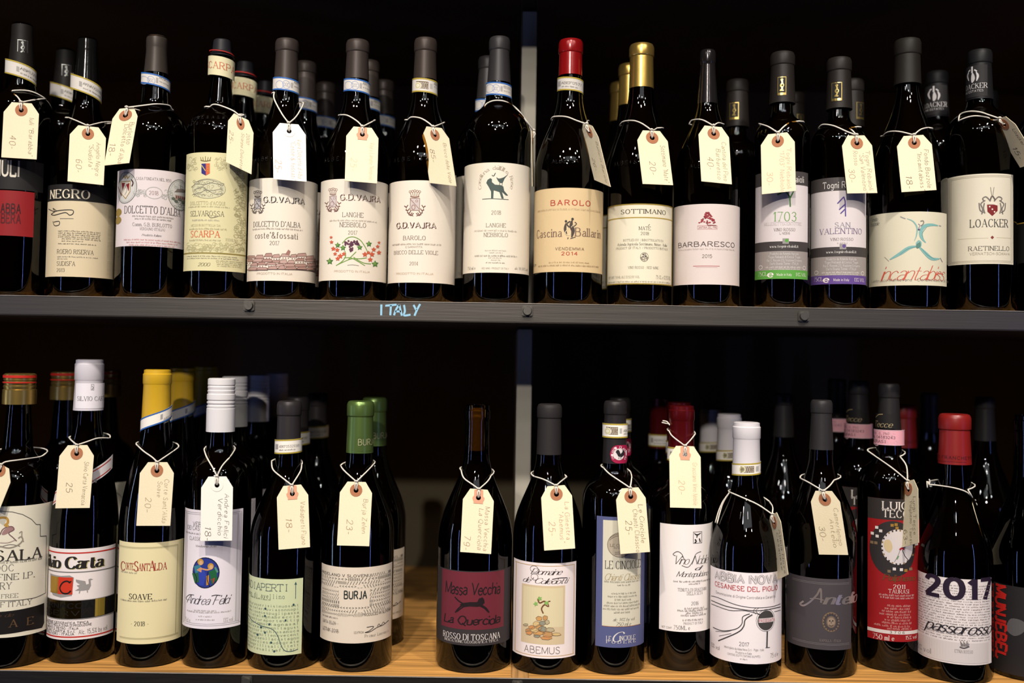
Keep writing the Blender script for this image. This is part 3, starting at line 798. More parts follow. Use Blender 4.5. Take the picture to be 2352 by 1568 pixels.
    if price:
        qs, tw = text_quads(price, 'hand', 1.0, 4); k = .0064 / 10; f = len(price) * .0048 / tw
        c.quads([tuple((pp[0] * W + p[1] * k - 5 * k, -(pp[1] * Ht + p[0] * f)) for p in q) for q in qs], m2, 1)
    c.build('handwriting', lambda u, v, o: mp(u / W, -v / Ht, o), root, base=.00006)
    # string
    vs, fs = [], []
    knot = mp(.5, 0, .0012) + O
    def branch(pts):
        out = []; n = len(pts)
        acc = [0.0]
        for a, q in zip(pts, pts[1:]): acc.append(acc[-1] + math.hypot(q[0] - a[0], q[1] - a[1]))
        for i, p in enumerate(pts):
            f = acc[i] / max(acc[-1], 1e-6)
            y = surf_y(b, p)
            if y is None: y = b.y0 - .004 * (1 if i else 0)
            ytag = knot.y
            yy = min(y, y * (1 - f) + ytag * f) if i else y
            out.append(on_y(p[0], p[1], yy))
        out[-1] = knot.copy(); return out
    Lp = branch(sl) if sl else []; Rp = branch(sr) if sr else []
    for P in (Lp, Rp):
        if P: tube(vs, fs, [Vector(q) - O for q in cat([tuple(v) for v in P], False, 4)], .00078)
    if back and Lp and Rp:
        A, B = Lp[0], Rp[0]; arc = []
        a0 = math.atan2(A.x - b.x0, -(A.y - b.y0)); a1 = math.atan2(B.x - b.x0, -(B.y - b.y0))
        if a0 > 0: a0 -= 2 * math.pi
        if a1 < 0: a1 += 2 * math.pi
        a1 -= 2 * math.pi
        ra, rb = math.hypot(A.x - b.x0, A.y - b.y0), math.hypot(B.x - b.x0, B.y - b.y0)
        for i in range(13):
            t = i / 12; th = a0 + (a1 - a0) * t; z = A.z + (B.z - A.z) * t + .004 * math.sin(math.pi * t)
            rr = max(ra + (rb - ra) * t, 0) if i in (0, 12) else max(b.R(min(z - b.zb, b.h)) + .0013, (ra + (rb - ra) * t) * .97)
            arc.append(Vector((b.x0 + rr * math.sin(th), b.y0 - rr * math.cos(th), z)) - O)
        tube(vs, fs, arc, .00078)
    hole = mp(.5, ht - hr / Ht * .2, -.0006); kk = knot - O
    for s in (-.0011, .0011):
        e = Vector((s, 0, 0)); tube(vs, fs, [kk + e * .2, kk.lerp(hole, .45) + e + nrm * .0016, hole + e * .5 + nrm * .0012, hole + nrm * -.002], .0007, 5)
    tube(vs, fs, [kk + Vector((-.0016, -.0006, .0006)), kk + Vector((0, -.0012, .0010)), kk + Vector((.0016, -.0006, .0004))], .0010)
    if tail:
        for T in tail: tube(vs, fs, [Vector(q) - O for q in cat([tuple(on_y(p[0], p[1], (surf_y(b, p) or b.y0) )) for p in T], False, 4)], .0007)
    link('string', mesh('string', vs, fs, True), STRING, root)
    return root
# ------------------------------------------------------------------ shared label drawings
K = (48, 44, 42); GREY = (120, 112, 104); LG = (168, 158, 146); BR = (120, 82, 68); RED = (186, 50, 46)
CREAM = (240, 228, 208); TAN = (226, 198, 150); WHITE = (238, 226, 218)
def docstrip(b, x0, x1, yt, yb, kind='blue', tilt=0.0, txt='ABKF05329385', logo=True, tx=.0):
    e = {'blue': (52, 104, 176), 'gold': (186, 162, 62)}[kind]
    s = b.band(x0, x1, yt, yb, (232, 224, 212), tilt, (e, 3.2)); w = x1 - x0; h = yb - yt; ym = (yt + yb) / 2
    X = lambda f: x0 + w * f
    if kind == 'blue':
        if logo:
            for f in (.14, .40): s.ell(X(f + tx), ym, 9, 9, (150, 165, 200), 1.2)
            s.t('DOC', X(.31 + tx), X(.49 + tx), ym, 8, (150, 160, 190), 'sans')
        s.rect(X(.58 + tx), X(.66 + tx), ym - 6, ym + 6, (176, 170, 165))
        s.t(txt[:7], X(.70 + tx), X(.95), ym - 2, 5.5, (120, 115, 112), 'mono'); s.fine(X(.70 + tx), X(.95), ym + 7, 3, (150, 145, 140))
    elif logo:
        s.rect(X(.08 + tx), X(.56 + tx), ym - h * .27, ym + h * .27, (126, 108, 84))
        s.ell(X(.14 + tx), ym, 8, 8, (232, 224, 200)); s.ell(X(.14 + tx), ym, 5, 5, (200, 190, 120), 1.5, 2)
        s.t('DOCG', X(.25 + tx), X(.54 + tx), ym, h * .42, (235, 226, 212), 'sans', .9)
        s.rect(X(.62 + tx), X(.72 + tx), ym - 6, ym + 6, (190, 184, 178)); s.t(txt[:5], X(.78 + tx), X(.97), ym - 1, 5.5, K, 'mono'); s.fine(X(.78 + tx), X(.97), ym + 6, 3, GREY)
    else:
        s.rect(X(.06 + tx), X(.16 + tx), ym - 6, ym + 6, (170, 164, 158))
        s.t(txt, X(.2 + tx), X(.94), ym - 1, 5.5, (90, 84, 80), 'mono'); s.fine(X(.2 + tx), X(.8), ym + 7, 3.4, (110, 104, 100))
    return s
def laurel(l, x, y, w, h, col, col2=None):
    """crowned shield in a laurel spray; x, y its centre"""
    col2 = col2 or col
    l.frame(x - w * .27, x + w * .27, y - h * .20, y + h * .24, 1.2, col)
    l.rect(x - w * .24, x + w * .24, y - h * .18, y + h * .22, tuple(min(255, int(c + (236 - c) * .62)) for c in col), 1)
    l.line([(x - w * .24, y - h * .16), (x + w * .24, y + h * .18)], 1.2, col, False)
    l.ell(x - w * .08, y + h * .12, 4, 5, col, 1.5); l.ell(x + w * .1, y - h * .1, 2.5, 2.5, col, 1)
    for sx in (-1, 1):
        l.line([(x + sx * 3, y + h * .42), (x + sx * w * .28, y + h * .38), (x + sx * w * .44, y + h * .22), (x + sx * w * .48, y + h * .10)], 1.0, col2)
        for i in range(5):
            t = i / 4; px, py = x + sx * w * (.16 + .3 * t), y + h * (.40 - .28 * t * t)
            l.line([(px, py), (px + sx * 4.5, py - 3 + 3 * (1 - t))], 2.0, col2, False); l.line([(px, py), (px - sx * 3.5, py - 5)], 1.8, col2, False)
    ty = y - h * .26
    l.line([(x - w * .24, ty), (x, ty + 2), (x + w * .24, ty)], 2.6, col)
    for i in range(5):
        f = (i - 2) / 2; cx = x + f * w * .26; cy = ty - h * .16 + abs(f) * 2
        l.line([(x + f * w * .18, ty), (cx, cy)], 1.4, col, False); l.ell(cx, cy - 2, 2.4, 2.4, col, 1.2)
def foilmark(b, x, y, w, h, col=(214, 186, 110), tilt=0):
    """embossed frame with a small kneeling figure on a capsule"""
    k = b.lab(x - w / 2, x + w / 2, y - h / 2, y + h / 2, (40, 36, 34), 'capsule_stamp', R=b.caphw * b.k + .0002)
    m = mat('stamp_foil_%d' % col[0], col, .3, .9)
    k.frame(x - w / 2, x + w / 2, y - h / 2, y + h / 2, 1.6, m)
    k.line([(x - 2, y - h * .36), (x + 1, y - h * .18), (x - 3, y - h * .02), (x + 1, y + h * .12), (x - 4, y + h * .26)], 3.4, m)
    k.ell(x, y - h * .34, 3, 3, m); k.line([(x + 1, y - h * .16), (x + 4, y - h * .05), (x + 2, y + h * .06)], 1.8, m)
    k.line([(x - 5, y + h * .27), (x + 4, y + h * .24)], 2, m); k.rect(x - w / 2, x + w / 2, y + h * .37, y + h * .47, m, 2)
def veins(l, x0, x1, y0, y1, col, n=30, seed=3, r=3.2):
    rnd = random.Random(seed)
    for i in range(n):
        x, y = rnd.uniform(x0, x1), rnd.uniform(y0, y1); a = rnd.uniform(0, 360)
        l.ell(x, y, r, r * .8, col, .8, 2, 8, a, a + 250)

# ================================================================== UPPER SHELF, left to right
T = {}
# 1 red label, cropped by the frame
b1 = b = Bottle('leftmost wine bottle on the upper shelf, red label under white letters, dark capsule', 35, 72, 55, 'bord', 198, 262, 31, 1, y0=-.008)
b.capsule((26, 22, 18), 55, 16, 82, 28, 168, .6); b.caphw = 25
foilmark(b, 52, 110, 24, 37, (170, 170, 165))
s = docstrip(b, 33, 101, 152, 186, 'gold', -18, 'ABKU7058', False)
l = b.lab(-40, 100, 366, 435, (34, 31, 30), 'upper_label')
l.t('IULI', 0, 43, 386, 36, (224, 214, 196), 'sansb')
l = b.lab(-40, 78, 437, 541, (150, 26, 30))
l.t('BARABBA', -26, 47, 478, 21, (60, 14, 16), 'sansb'); l.t('BARBERA', -26, 47, 501, 21, (88, 18, 20), 'sansb')
finish(b)
T[1] = tag(b, 'price tag of 40 on the leftmost upper bottle, above its red label', (50, 236), (3, 361), (84, 366), 'ring', ['Iuli "Barabba"'], '40-', [(27, 213), (40, 222), (53, 231)], [(105, 227), (80, 229), (54, 231)])
# 2 cream label with black head band
b = Bottle('wine bottle with white-lettered black head band over a long cream label', 187, 75, 88, 'burg', 235, 372, 29, 1, y0=.006)
b.capsule((26, 24, 24), 88, 19.5, 116, 26, 215, .12, .3); b.caphw = 22
docstrip(b, 177, 246, 186, 221, 'gold', -22, 'AKNA00288985', False)
l = b.lab(110, 262, 424, 462, (34, 32, 30), 'head_band'); l.t('NEGRO', 117, 205, 445, 20, (232, 218, 190), 'serifb')
l = b.lab(107, 264, 462, 636, (226, 208, 172))
l.line([(112, 480), (126, 486), (122, 478), (130, 484)], 1.5, K); l.line([(118, 492), (132, 484), (165, 482), (168, 490), (160, 494), (150, 488), (126, 494), (118, 492)], 1.8, K)
l.line([(124, 510), (136, 508), (136, 516), (126, 518), (122, 508)], 1.6, K); l.line([(138, 502), (169, 502)], 1.2, GREY)
for i in range(6): l.fine(134 + (8 if i > 3 else 0), 230 - (i == 5) * 40, 531 + i * 4.5, 3, (90, 82, 72), i)
l.fine(134, 220, 560, 2.6, K, 9)
l.t('ROERO RISERVA', 132, 214, 578, 10, (70, 62, 54)); l.fine(132, 226, 590, 2.8, GREY); l.fine(132, 156, 594, 2.8, GREY)
l.t('SUDISFÀ'.replace('À', 'A'), 131, 172, 605, 10, (70, 62, 54)); l.t('2013', 131, 148, 620, 8, (70, 62, 54))
for i in range(4): l.tv('Angelo Negro Monteu Roero', 248 + i * 2.6, 480, 632, 2.2, (170, 152, 124), 'light')
finish(b)
T[2] = tag(b, 'price tag of 60 hanging over the bottle with the black head band', (203, 290), (155, 416), (238, 425), 'ring', ['Angelo Negro', '"Sudisfa"'], '60-', [(158, 270), (180, 279), (203, 289)], [(257, 280), (235, 281), (206, 289)])
# 3 white label, crest either side
b = Bottle('wine bottle with a white label dated 2018 between two round crests, brown capsule', 347, 77, 84, 'bord', 232, 322, 31, 1)
b.capsule((64, 56, 50), 84, 23.5, 112, 25, 170, .42, .2, name='capsule')
docstrip(b, 327, 392, 171, 197, 'blue', -12, 'AKNA00129', True, -.1)
l = b.lab(268, 429, 389, 566, (230, 216, 214))
l.t('CASA FONDATA NEL 1850', 313, 393, 411, 6.5, (110, 102, 100)); l.ell(354, 443, 19, 13, (168, 166, 162), 1.4)
veins(l, 308, 334, 434, 450, (176, 174, 168), 26, 2); veins(l, 374, 398, 438, 456, (176, 174, 168), 26, 3)
l.t('2018', 343, 363, 443, 9, (150, 120, 114))
for x, yc in ((288, 431), (413, 448)):
    l.ell(x, yc, 21, 35, (206, 202, 196), 0, 1); l.ell(x, yc, 21, 35, (112, 114, 108), 1.6, 2); l.ell(x, yc, 18.5, 32, (160, 160, 152), .7, 2)
l.poly([(278, 418), (300, 416), (299, 440), (289, 456), (279, 444)], (226, 214, 196), False, 2); l.line([(278, 418), (300, 416), (299, 440), (289, 456), (279, 444)], 1.6, (156, 128, 66), False, True)
l.line([(282, 410), (285, 403), (288, 410), (291, 402), (294, 410), (298, 404)], 2.2, (156, 128, 66), False); l.poly([(280, 420), (288, 420), (282, 438)], (130, 40, 42), False, 3); l.poly([(298, 420), (290, 424), (296, 440)], (130, 40, 42), False, 3); l.line([(286, 424), (292, 436), (287, 448)], 1.6, (150, 150, 146)); l.line([(302, 412), (306, 420), (303, 428)], 3, (70, 40, 42)); l.line([(272, 428), (276, 440), (280, 450)], 2.5, (120, 60, 60))
l.rect(402, 425, 441, 453, (176, 150, 138), 3)
for q in range(5): l.rect(404 + q * 4.2, 406 + q * 4.2, 443, 449, (110, 60, 56), 5)
l.poly([(400, 441), (407, 434), (420, 434), (427, 441)], (124, 112, 104), False, 4); l.line([(414, 434), (414, 426)], 1.4, (100, 100, 96), False)
for a, q in ((398, 456), (404, 462), (412, 458), (420, 464), (426, 458)): l.ell(a, q, 4.5, 3.4, (96, 104, 92), 0, 5, 9)
veins(l, 398, 428, 420, 432, (170, 174, 168), 14, 5, 3); veins(l, 400, 426, 466, 476, (140, 144, 136), 14, 6, 3)
l.ell(272, 488, 6, 9, (150, 124, 60), 0, 2); l.ell(271, 506, 6, 9, (150, 124, 60), 0, 2)
l.t("DOLCETTO D'ALBA", 287, 413, 482, 17, (76, 70, 72), 'serifb', .8)
l.fine(304, 398, 497, 4, GREY); l.fine(310, 392, 503, 4, GREY); l.t('Comm. G.B. BURLOTTO', 305, 394, 516, 8, (110, 104, 104)); l.t('VERDUNO (ITALIA)', 321, 378, 526, 6, (120, 112, 112)); l.t('Prodotto Italiano', 326, 370, 540, 5, (110, 104, 104), 'ital')
for i in range(3): l.fine(285 + i * 6, 414 - i * 7, 551 + i * 6, 3.4, (206, 130, 124), i)
finish(b)
T[3] = tag(b, 'price tag of 18 swung left, beside the bottle whose white label says 2018 between crests', (291, 248), (239, 380), (297, 374), 'ring', ['Burlotto', "Dolcetto d'Alba"], '18-', [(318, 258), (322, 254), (305, 247)], [(394, 250), (388, 242), (360, 239), (330, 242), (304, 247)], yaw=.45, gap=(.009, .018), pp=(.2, .62))
# 4 tall cream label, red and blue shield
b4 = b = Bottle('wine bottle with tall cream label, blue and red shield and stopper with red line', 498, 73.5, 92, 'bord', 238, 318, 29, 1, tf=.5)
b.capsule((36, 35, 38), 93, 23, 127, 28.5, 132, .5, kind='stopper', name='stopper')
lr = b.band(489, 546, 117, 119.5, (176, 40, 34), -6, None, 28.5, 'red_line'); lr.o['label'] = 'thin red line round the stopper'
s = b.band(487, 548, 132, 176, (232, 222, 178), -8, None, 30.3); s.t('SCARPA', 470, 538, 150, 16, (206, 112, 78), 'serif', 1.1)
l = b.lab(425, 567, 350, 622, (226, 216, 168))
l.poly([(463, 376), (482, 375), (482, 398), (473, 403), (463, 398)], (50, 46, 120), False, 2); l.poly([(473, 375.5), (482, 375), (482, 398), (473, 403)], (214, 96, 52), False, 3)
l.line([(464, 380), (472, 392)], 2, (200, 180, 90), False, layer=4)
for y in (381, 387, 393): l.ell(478, y, 1.3, 1.3, (170, 160, 60), 0, 5)
l.line([(461, 368), (472, 370), (484, 368)], 2, (120, 104, 60))
for x in (461, 466, 472, 478, 484): l.line([(472 + (x - 472) * .8, 369), (x, 361 - (x == 472) * 2)], 1.3, (120, 104, 60), False)
veins(l, 432, 452, 362, 390, (190, 180, 136), 26, 3, 3); veins(l, 494, 520, 362, 390, (190, 180, 136), 30, 4, 3)
l.ell(477, 433, 39, 22, (206, 200, 164), 0, 1); l.ell(477, 433, 39, 22, (150, 146, 122), 1, 2)
for pts in ([(440, 430), (452, 422), (470, 424), (486, 420), (512, 426)], [(446, 436), (466, 430), (480, 438), (508, 434)], [(444, 446), (462, 442), (474, 436), (494, 446), (510, 444)], [(450, 418), (476, 412), (500, 418)]): l.line(pts, 1.1, (120, 116, 100))
veins(l, 442, 512, 416, 450, (140, 136, 112), 60, 8, 3)
l.t("DOLCETTO d'ACQUI", 438, 516, 466, 8, (170, 160, 124)); l.fine(434, 526, 474, 3.5, (160, 152, 118))
l.t('SELVAROSSA', 438, 514, 490, 12, (96, 88, 78), 'serif'); l.line([(478, 492), (484, 500), (500, 497)], 1.2, (96, 88, 78)); l.fine(442, 504, 505, 4, LG)
l.t('MESSO IN BOTTIGLIA DA', 440, 506, 517, 5, (176, 160, 124)); l.fine(436, 520, 525, 4, (170, 156, 120))
l.t('SCARPA', 439, 504, 537, 15, (216, 100, 62), 'serif', 1.25); l.fine(436, 506, 551, 3.6, (160, 150, 118)); l.t('11,5%VOL', 518, 536, 551, 6, (160, 150, 118))
veins(l, 432, 536, 560, 577, (186, 176, 130), 100, 5, 4); veins(l, 540, 562, 372, 577, (172, 162, 118), 170, 6, 4)
l.rect(None, None, 580, 583, (140, 124, 60), 2, True); l.fine(430, 545, 588, 2.6, GREY); l.fine(430, 548, 593, 2.6, GREY); l.t('2000', 455, 481, 607, 8, (130, 120, 90), 'ital')
for i in range(4): l.fine(496 + i, 556, 600 + i * 4, 2.4, (150, 142, 108), i)
finish(b)
emboss(b4, 284, '&S&C&A&R', 444, 530, 7); emboss(b4, 298, '&*&*&*&*&*', 434, 520, 7)
T[4] = tag(b, 'price tag of 25 with bent lower edge, overlapping the tall cream label with the shield', (554, 268), (519, 372), (577, 400), 'ring', ['2000', 'Scarpa Dolcetto'], '25-', [(483, 245), (490, 240), (505, 242), (535, 254), (561, 271)], [(552, 262), (560, 264), (563, 272)], yaw=-1, gap=(.006, .014), pp=(.16, .36))
# 5..7 three cream labels of the same house
DK = (92, 80, 76)
def outlined(l, x0, x1, y, h, d):
    l.t('G.D.VAJRA', x0, x1, y, h, d, 'fat', 1.0, 3); l.t('G.D.VAJRA', x0 - 1.2, x1 - 1.2, y - .8, h, (242, 230, 212), 'fat', .42, 4)
b5 = b = Bottle('wine bottle with cream label showing brown village roofs, blue-edged neck strip', 648.5, 77, 92, 'burg', 222, 392, 29, 1, y0=.001)
b.capsule((62, 53, 48), 92, 27, 120, 27.5, 185, .42, .2, bump=.15)
docstrip(b, 633, 694, 179, 209, 'blue', -6)
l = b.lab(568, 728, 409, 645, CREAM)
laurel(l, 592, 466, 28, 58, DK, DK); outlined(l, 606, 699, 459, 13, (60, 52, 50))
l.t("DOLCETTO D'ALBA", 583, 689, 514, 12, (76, 64, 58), 'serifb', .75); l.fine(581, 694, 525, 4, (140, 122, 110)); l.t("coste'&fossati", 587, 683, 540, 14, (96, 76, 68), 'serif', 1.1); l.t('2017', 620, 641, 558, 9, (96, 84, 76))
rnd = random.Random(4)
RF = ((186, 150, 138), (176, 138, 126), (196, 162, 150))
for row in range(4):
    x = 569 + row * 4 - (row % 2) * 9
    while x < 722:
        wv = rnd.uniform(15, 26); rh = rnd.uniform(5, 8); y = 588 + row * 8.2 + rnd.uniform(-2.5, 2) - (4 if row == 0 and 590 < x < 700 else 0); sk = rnd.uniform(2, 5)
        xe = min(x + wv, 724); yb = min(y + rh + 7, 616)
        if yb > y + rh + 2:
            l.poly([(x + 1, y + rh), (xe - 1, y + rh), (xe - 1, yb), (x + 1, yb)], (232, 218, 202), False, 2 + row * 2); 
            for q in range(int((xe - x) / 6)): l.poly([(x + 4 + q * 6, y + rh + 2), (x + 6 + q * 6, y + rh + 2), (x + 6 + q * 6, min(y + rh + 5, 616)), (x + 4 + q * 6, min(y + rh + 5, 616))], (130, 92, 82), False, 3 + row * 2)
        roof = [(x - 1, y + rh), (x + sk, y), (xe - sk * .4, y - rnd.uniform(0, 1.5)), (xe + 1, y + rh)]
        l.poly(roof, RF[rnd.randrange(3)], False, 3 + row * 2); l.line(roof, .9, (112, 78, 70), False, True, 4 + row * 2)
        x += wv + rnd.uniform(-2, 3)
l.poly([(655, 584), (662, 573), (667, 577), (664, 586)], (160, 116, 104), False, 5); l.rect(None, None, 617, 618.4, (70, 50, 46), 3, True)
l.t('PRODOTTO IN ITALIA', 591, 671, 628, 4.5, (190, 158, 130), 'sans')
finish(b)
emboss(b5, 378, 'ALBEISA', 594, 664, 9)
T[5] = tag(b, 'white price tag of 25 with a white eyelet, above the label of village roofs', (664, 284), (628, 411), (704, 417), 'white', ["Vajra Dolcetto d'Alba", '"Coste & fossati"'], '25-', [(630, 212), (630, 228), (648, 262), (664, 281)], [(697, 236), (694, 245), (680, 268), (667, 281)], white=True, ink_c=(196, 150, 120), pp=(.16, .66))
b6 = b = Bottle('wine bottle whose cream label shows a vine arch with purple grapes and red leaves', 812, 77, 94, 'burg', 224, 392, 29, 1, y0=-.003)
b.capsule((62, 53, 48), 94, 27, 122, 27.5, 185, .42, .2, bump=.15)
docstrip(b, 791, 852, 181, 210, 'blue', -6)
l = b.lab(735, 890, 411, 644, CREAM)
laurel(l, 765, 461, 30, 60, (160, 128, 118), (120, 80, 74)); outlined(l, 782, 873, 454, 13, (110, 78, 72))
l.t('LANGHE', 787, 834, 493, 10.5, (110, 90, 82)); l.fine(758, 865, 506, 3.6, (160, 140, 128)); l.t('NEBBIOLO', 781, 840, 516, 10.5, (110, 90, 82)); l.t('2017', 800, 820, 534, 8.5, (120, 96, 88))
GRN = (110, 150, 62)
for pts in ([(786, 559), (796, 548), (806, 544), (816, 545), (828, 552), (838, 566), (846, 582)], [(775, 608), (792, 600), (808, 594), (826, 594), (842, 592)], [(772, 610), (786, 600), (794, 588), (792, 576)], [(838, 610), (822, 600), (806, 592), (790, 592)], [(852, 606), (836, 604), (820, 596), (812, 590)], [(800, 596), (810, 586), (818, 578)]): l.line(pts, 1.8, GRN, layer=2)
rnd = random.Random(2)
for i in range(42):
    t = rnd.random(); x, y = (rnd.uniform(792, 824), rnd.uniform(553, 562)) if t < .55 else (807 + rnd.uniform(-5, 5) * (1 - (t - .55)), rnd.uniform(560, 578))
    l.ell(x, y, 2.2, 2.2, (112, 58, 84), 0, 3, 8); l.ell(x, y, 2.2, 2.2, (80, 40, 60), .5, 4, 8)
def leaf(x, y, r, c):
    pts = []
    for i in range(10):
        a = math.pi * 2 * i / 10 + .3; rr = r if i % 2 else r * .52; pts.append((x + rr * math.cos(a), y + rr * math.sin(a)))
    l.poly(pts, c, False, 4)
for x, y, r in ((776, 563, 7), (788, 569, 7.5), (847, 560, 7.5), (826, 568, 7), (758, 600, 8.5), (861, 606, 8.5)): leaf(x, y, r, (74, 118, 54)); leaf(x - 1, y - 1, r * .6, (120, 156, 76))
for x, y, r in ((761, 545, 4), (762, 556, 5), (766, 571, 6), (775, 574, 6), (770, 583, 5), (782, 588, 7), (776, 594, 6), (790, 583, 5.5), (870, 557, 4), (867, 566, 5), (858, 573, 6), (870, 580, 6), (854, 584, 7), (838, 584, 7), (846, 580, 5), (850, 596, 6.5)): leaf(x, y, r, (202, 92, 62))
l.line([(798, 609), (810, 608), (824, 610)], .8, GREY); l.t('PRODOTTO IN ITALIA', 768, 849, 623, 4.5, (200, 166, 138), 'sans')
finish(b)
emboss(b6, 378, 'ALBEISA', 748, 830, 9)
T[6] = tag(b, 'price tag with pink patch and faint price, above the vine arch label', (833, 292), (792, 415), (866, 421), 'patch', ['Vajra Langhe Nebbiolo'], '25-', [(780, 264), (798, 265), (820, 278), (834, 289)], [(862, 276), (850, 282), (836, 289)], ink_c=(222, 190, 150), pp=(.26, .58))
b7 = b = Bottle('wine bottle with plain cream label under a crowned laurel shield, gold-edged neck strip', 969, 76.5, 90, 'burg', 222, 392, 29, 1)
b.capsule((62, 52, 46), 90, 26.5, 120, 27, 185, .42, .2, bump=.15)
docstrip(b, 951, 1010, 180, 212, 'gold', -5)
l = b.lab(891, 1048, 414, 649, CREAM)
laurel(l, 953, 468, 42, 66, (150, 112, 96), (110, 64, 56)); outlined(l, 912, 1001, 517, 12.5, (92, 56, 50))
l.t('BAROLO', 927, 977, 546, 9.5, (120, 92, 80)); l.fine(902, 1013, 560, 3.8, (150, 126, 112)); l.t('E GARANTITA', 932, 970, 567, 4.2, (150, 126, 112), 'sans'); l.t('BRICCO DELLE VIOLE', 906, 1005, 579, 8.6, (110, 84, 72)); l.t('2014', 941, 960, 605, 8, (130, 100, 88))
l.t('PRODOTTO IN ITALIA', 911, 995, 628, 4.5, (200, 166, 132), 'sans')
finish(b)
emboss(b7, 378, 'ALBEISA', 905, 990, 9)
T[7] = tag(b, 'price tag of 85 over the bottle with the centred crowned laurel shield', (997, 292), (987, 420), (1048, 427), 'ring', ['Bricco delle Viole'], '85-', [(937, 275), (945, 269), (965, 271), (983, 281), (998, 291)], [(1021, 281), (1012, 285), (1001, 291)], yaw=-1, pp=(.30, .40))
# 8 cream label with green dog
b8 = b = Bottle('square shouldered wine bottle with cream label of a green dog carrying a bird', 1140, 76, 87, 'bord', 226, 322, 29.5, 1)
b.capsule((56, 53, 53), 87, 24.5, 117, 26, 192, .42, .2, bump=.15)
docstrip(b, 1115, 1175, 188, 218, 'blue', -5, 'KB1U055')
l = b.lab(1063, 1218, 373, 626, (242, 230, 208)); DG = (70, 84, 78)
ltr = 'Cascina delle Rose'
for i, chh in enumerate(ltr):
    a = math.radians(196 - 212 * i / (len(ltr) - 1)); x, y = 1139 + 38 * math.cos(a), 421 - 36 * math.sin(a)
    if chh != ' ': l.t(chh, x - 2.8, x + 2.8, y, 8.5, (176, 160, 140), 'serif', .8, rot=a - math.pi / 2)
l.poly([(1117, 420), (1120, 413), (1126, 409), (1130, 411), (1130, 418), (1137, 424), (1150, 425), (1156, 428), (1158, 438), (1167, 449), (1162, 449), (1153, 441), (1157, 456), (1152, 456), (1147, 441), (1134, 437), (1133, 455), (1128, 455), (1128, 440), (1122, 428)], DG, False, 2)
l.poly([(1140, 407), (1146, 410), (1157, 407), (1167, 400), (1159, 410), (1154, 420), (1146, 418)], DG, True, 2); l.line([(1148, 418), (1147, 426)], 1.2, DG); l.line([(1154, 419), (1153, 426)], 1.2, DG); l.line([(1130, 402), (1134, 404), (1138, 397)], 1.8, DG); l.line([(1108, 457.5), (1130, 456), (1168, 458.5)], 1.3, DG)
l.t('2018', 1129, 1150, 488, 9, (130, 118, 104)); l.t('LANGHE', 1117, 1161, 517, 9, (120, 106, 94)); l.fine(1090, 1188, 529, 4, (170, 156, 138)); l.t('NEBBIOLO', 1112, 1166, 539, 9, (120, 106, 94))
l.fine(1114, 1162, 575, 3, LG); l.fine(1124, 1154, 580, 3, LG); l.fine(1091, 1186, 587, 4, GREY); l.fine(1122, 1154, 592, 3, LG); l.fine(1128, 1148, 597, 3, LG); l.fine(1116, 1160, 603, 3, GREY)
l.t('750 ml e', 1074, 1092, 616, 7, GREY); l.t('RED WINE - PRODUCT OF ITALY', 1107, 1168, 616, 4, (150, 138, 120), 'sans'); l.t('alc 14,00% vol', 1182, 1211, 617, 6, GREY)
for x in (1067, 1213): l.tv('imbottigliato in origine', x, 465, 590, 2.6, LG, 'light')
finish(b)
T[8] = tag(b, 'edge-on price tag at the right side of the green dog bottle, before the divider', (1223, 300), (1223, 428), (1227, 428), 'ring', [], '', [(1113, 246), (1118, 238), (1135, 231), (1160, 233), (1185, 248), (1205, 272), (1215, 288)], [(1192, 262), (1208, 278), (1218, 292)], yaw=1, dz=.0, back=False)
# 9 red capsule
b9 = b = Bottle('wine bottle with bright red capsule and tan label of two walking figures', 1305, 79, 93, 'burg', 224, 402, 29, 1)
b.capsule((150, 18, 20), 93, 28.5, 124, 27.5, 176, .22, .15)
docstrip(b, 1278, 1339, 176, 207, 'gold', -5, 'ABEF0577', False)
l = b.lab(1225, 1386, 431, 624, TAN)
l.t('BAROLO', 1266, 1355, 465, 12, (186, 56, 46), 'wide', 1.1); l.fine(1236, 1378, 480, 4.5, (196, 166, 124), 2, .8)
l.t('Cascina', 1234, 1289, 535, 19, (128, 100, 84), 'serifb', .85); l.t('Ballarin', 1322, 1378, 534, 19, (128, 100, 84), 'serifb', .85)
for pts, w2 in (([(1314, 506), (1312, 518), (1316, 530), (1313, 545)], 9), ([(1300, 512), (1298, 526), (1302, 540)], 6), ([(1310, 508), (1302, 514), (1308, 522)], 3), ([(1320, 510), (1324, 514), (1318, 520)], 2), ([(1305, 545), (1304, 549)], 2), ([(1310, 548), (1322, 544)], 1.6)): l.line(pts, w2, (74, 62, 56), taper=w2 > 3)
l.ell(1315, 503, 3, 3, (60, 52, 48), 0, 3); l.ell(1300, 508, 2.8, 2.8, (60, 52, 48), 0, 3); l.line([(1306, 523), (1298, 535), (1308, 540), (1310, 530)], 1.4, (230, 210, 170), layer=4); l.line([(1318, 514), (1312, 522)], 1.2, (230, 210, 170), layer=4)
l.t('VENDEMMIA', 1276, 1341, 571, 6.4, (120, 84, 66), 'wide'); l.t('2014', 1290, 1326, 582, 7.5, (190, 66, 52), 'wide', 1.2)
l.fine(1261, 1352, 602, 3.6, (170, 138, 100)); l.fine(1237, 1374, 609, 4, (160, 128, 92)); l.t('e', 1226, 1231, 608, 8, GREY)
finish(b)
emboss(b9, 384, 'ALBEISA', 1262, 1322, 9)
T[9] = tag(b, 'narrow price tag turned sideways, between the red and the gold capsuled bottles', (1350, 285), (1365, 413), (1402, 429), 'ring', ['Ballarin Barolo'], '26-', [(1266, 275), (1272, 268), (1300, 268), (1325, 277), (1345, 290)], [(1349, 277), (1348, 290)], yaw=-1)
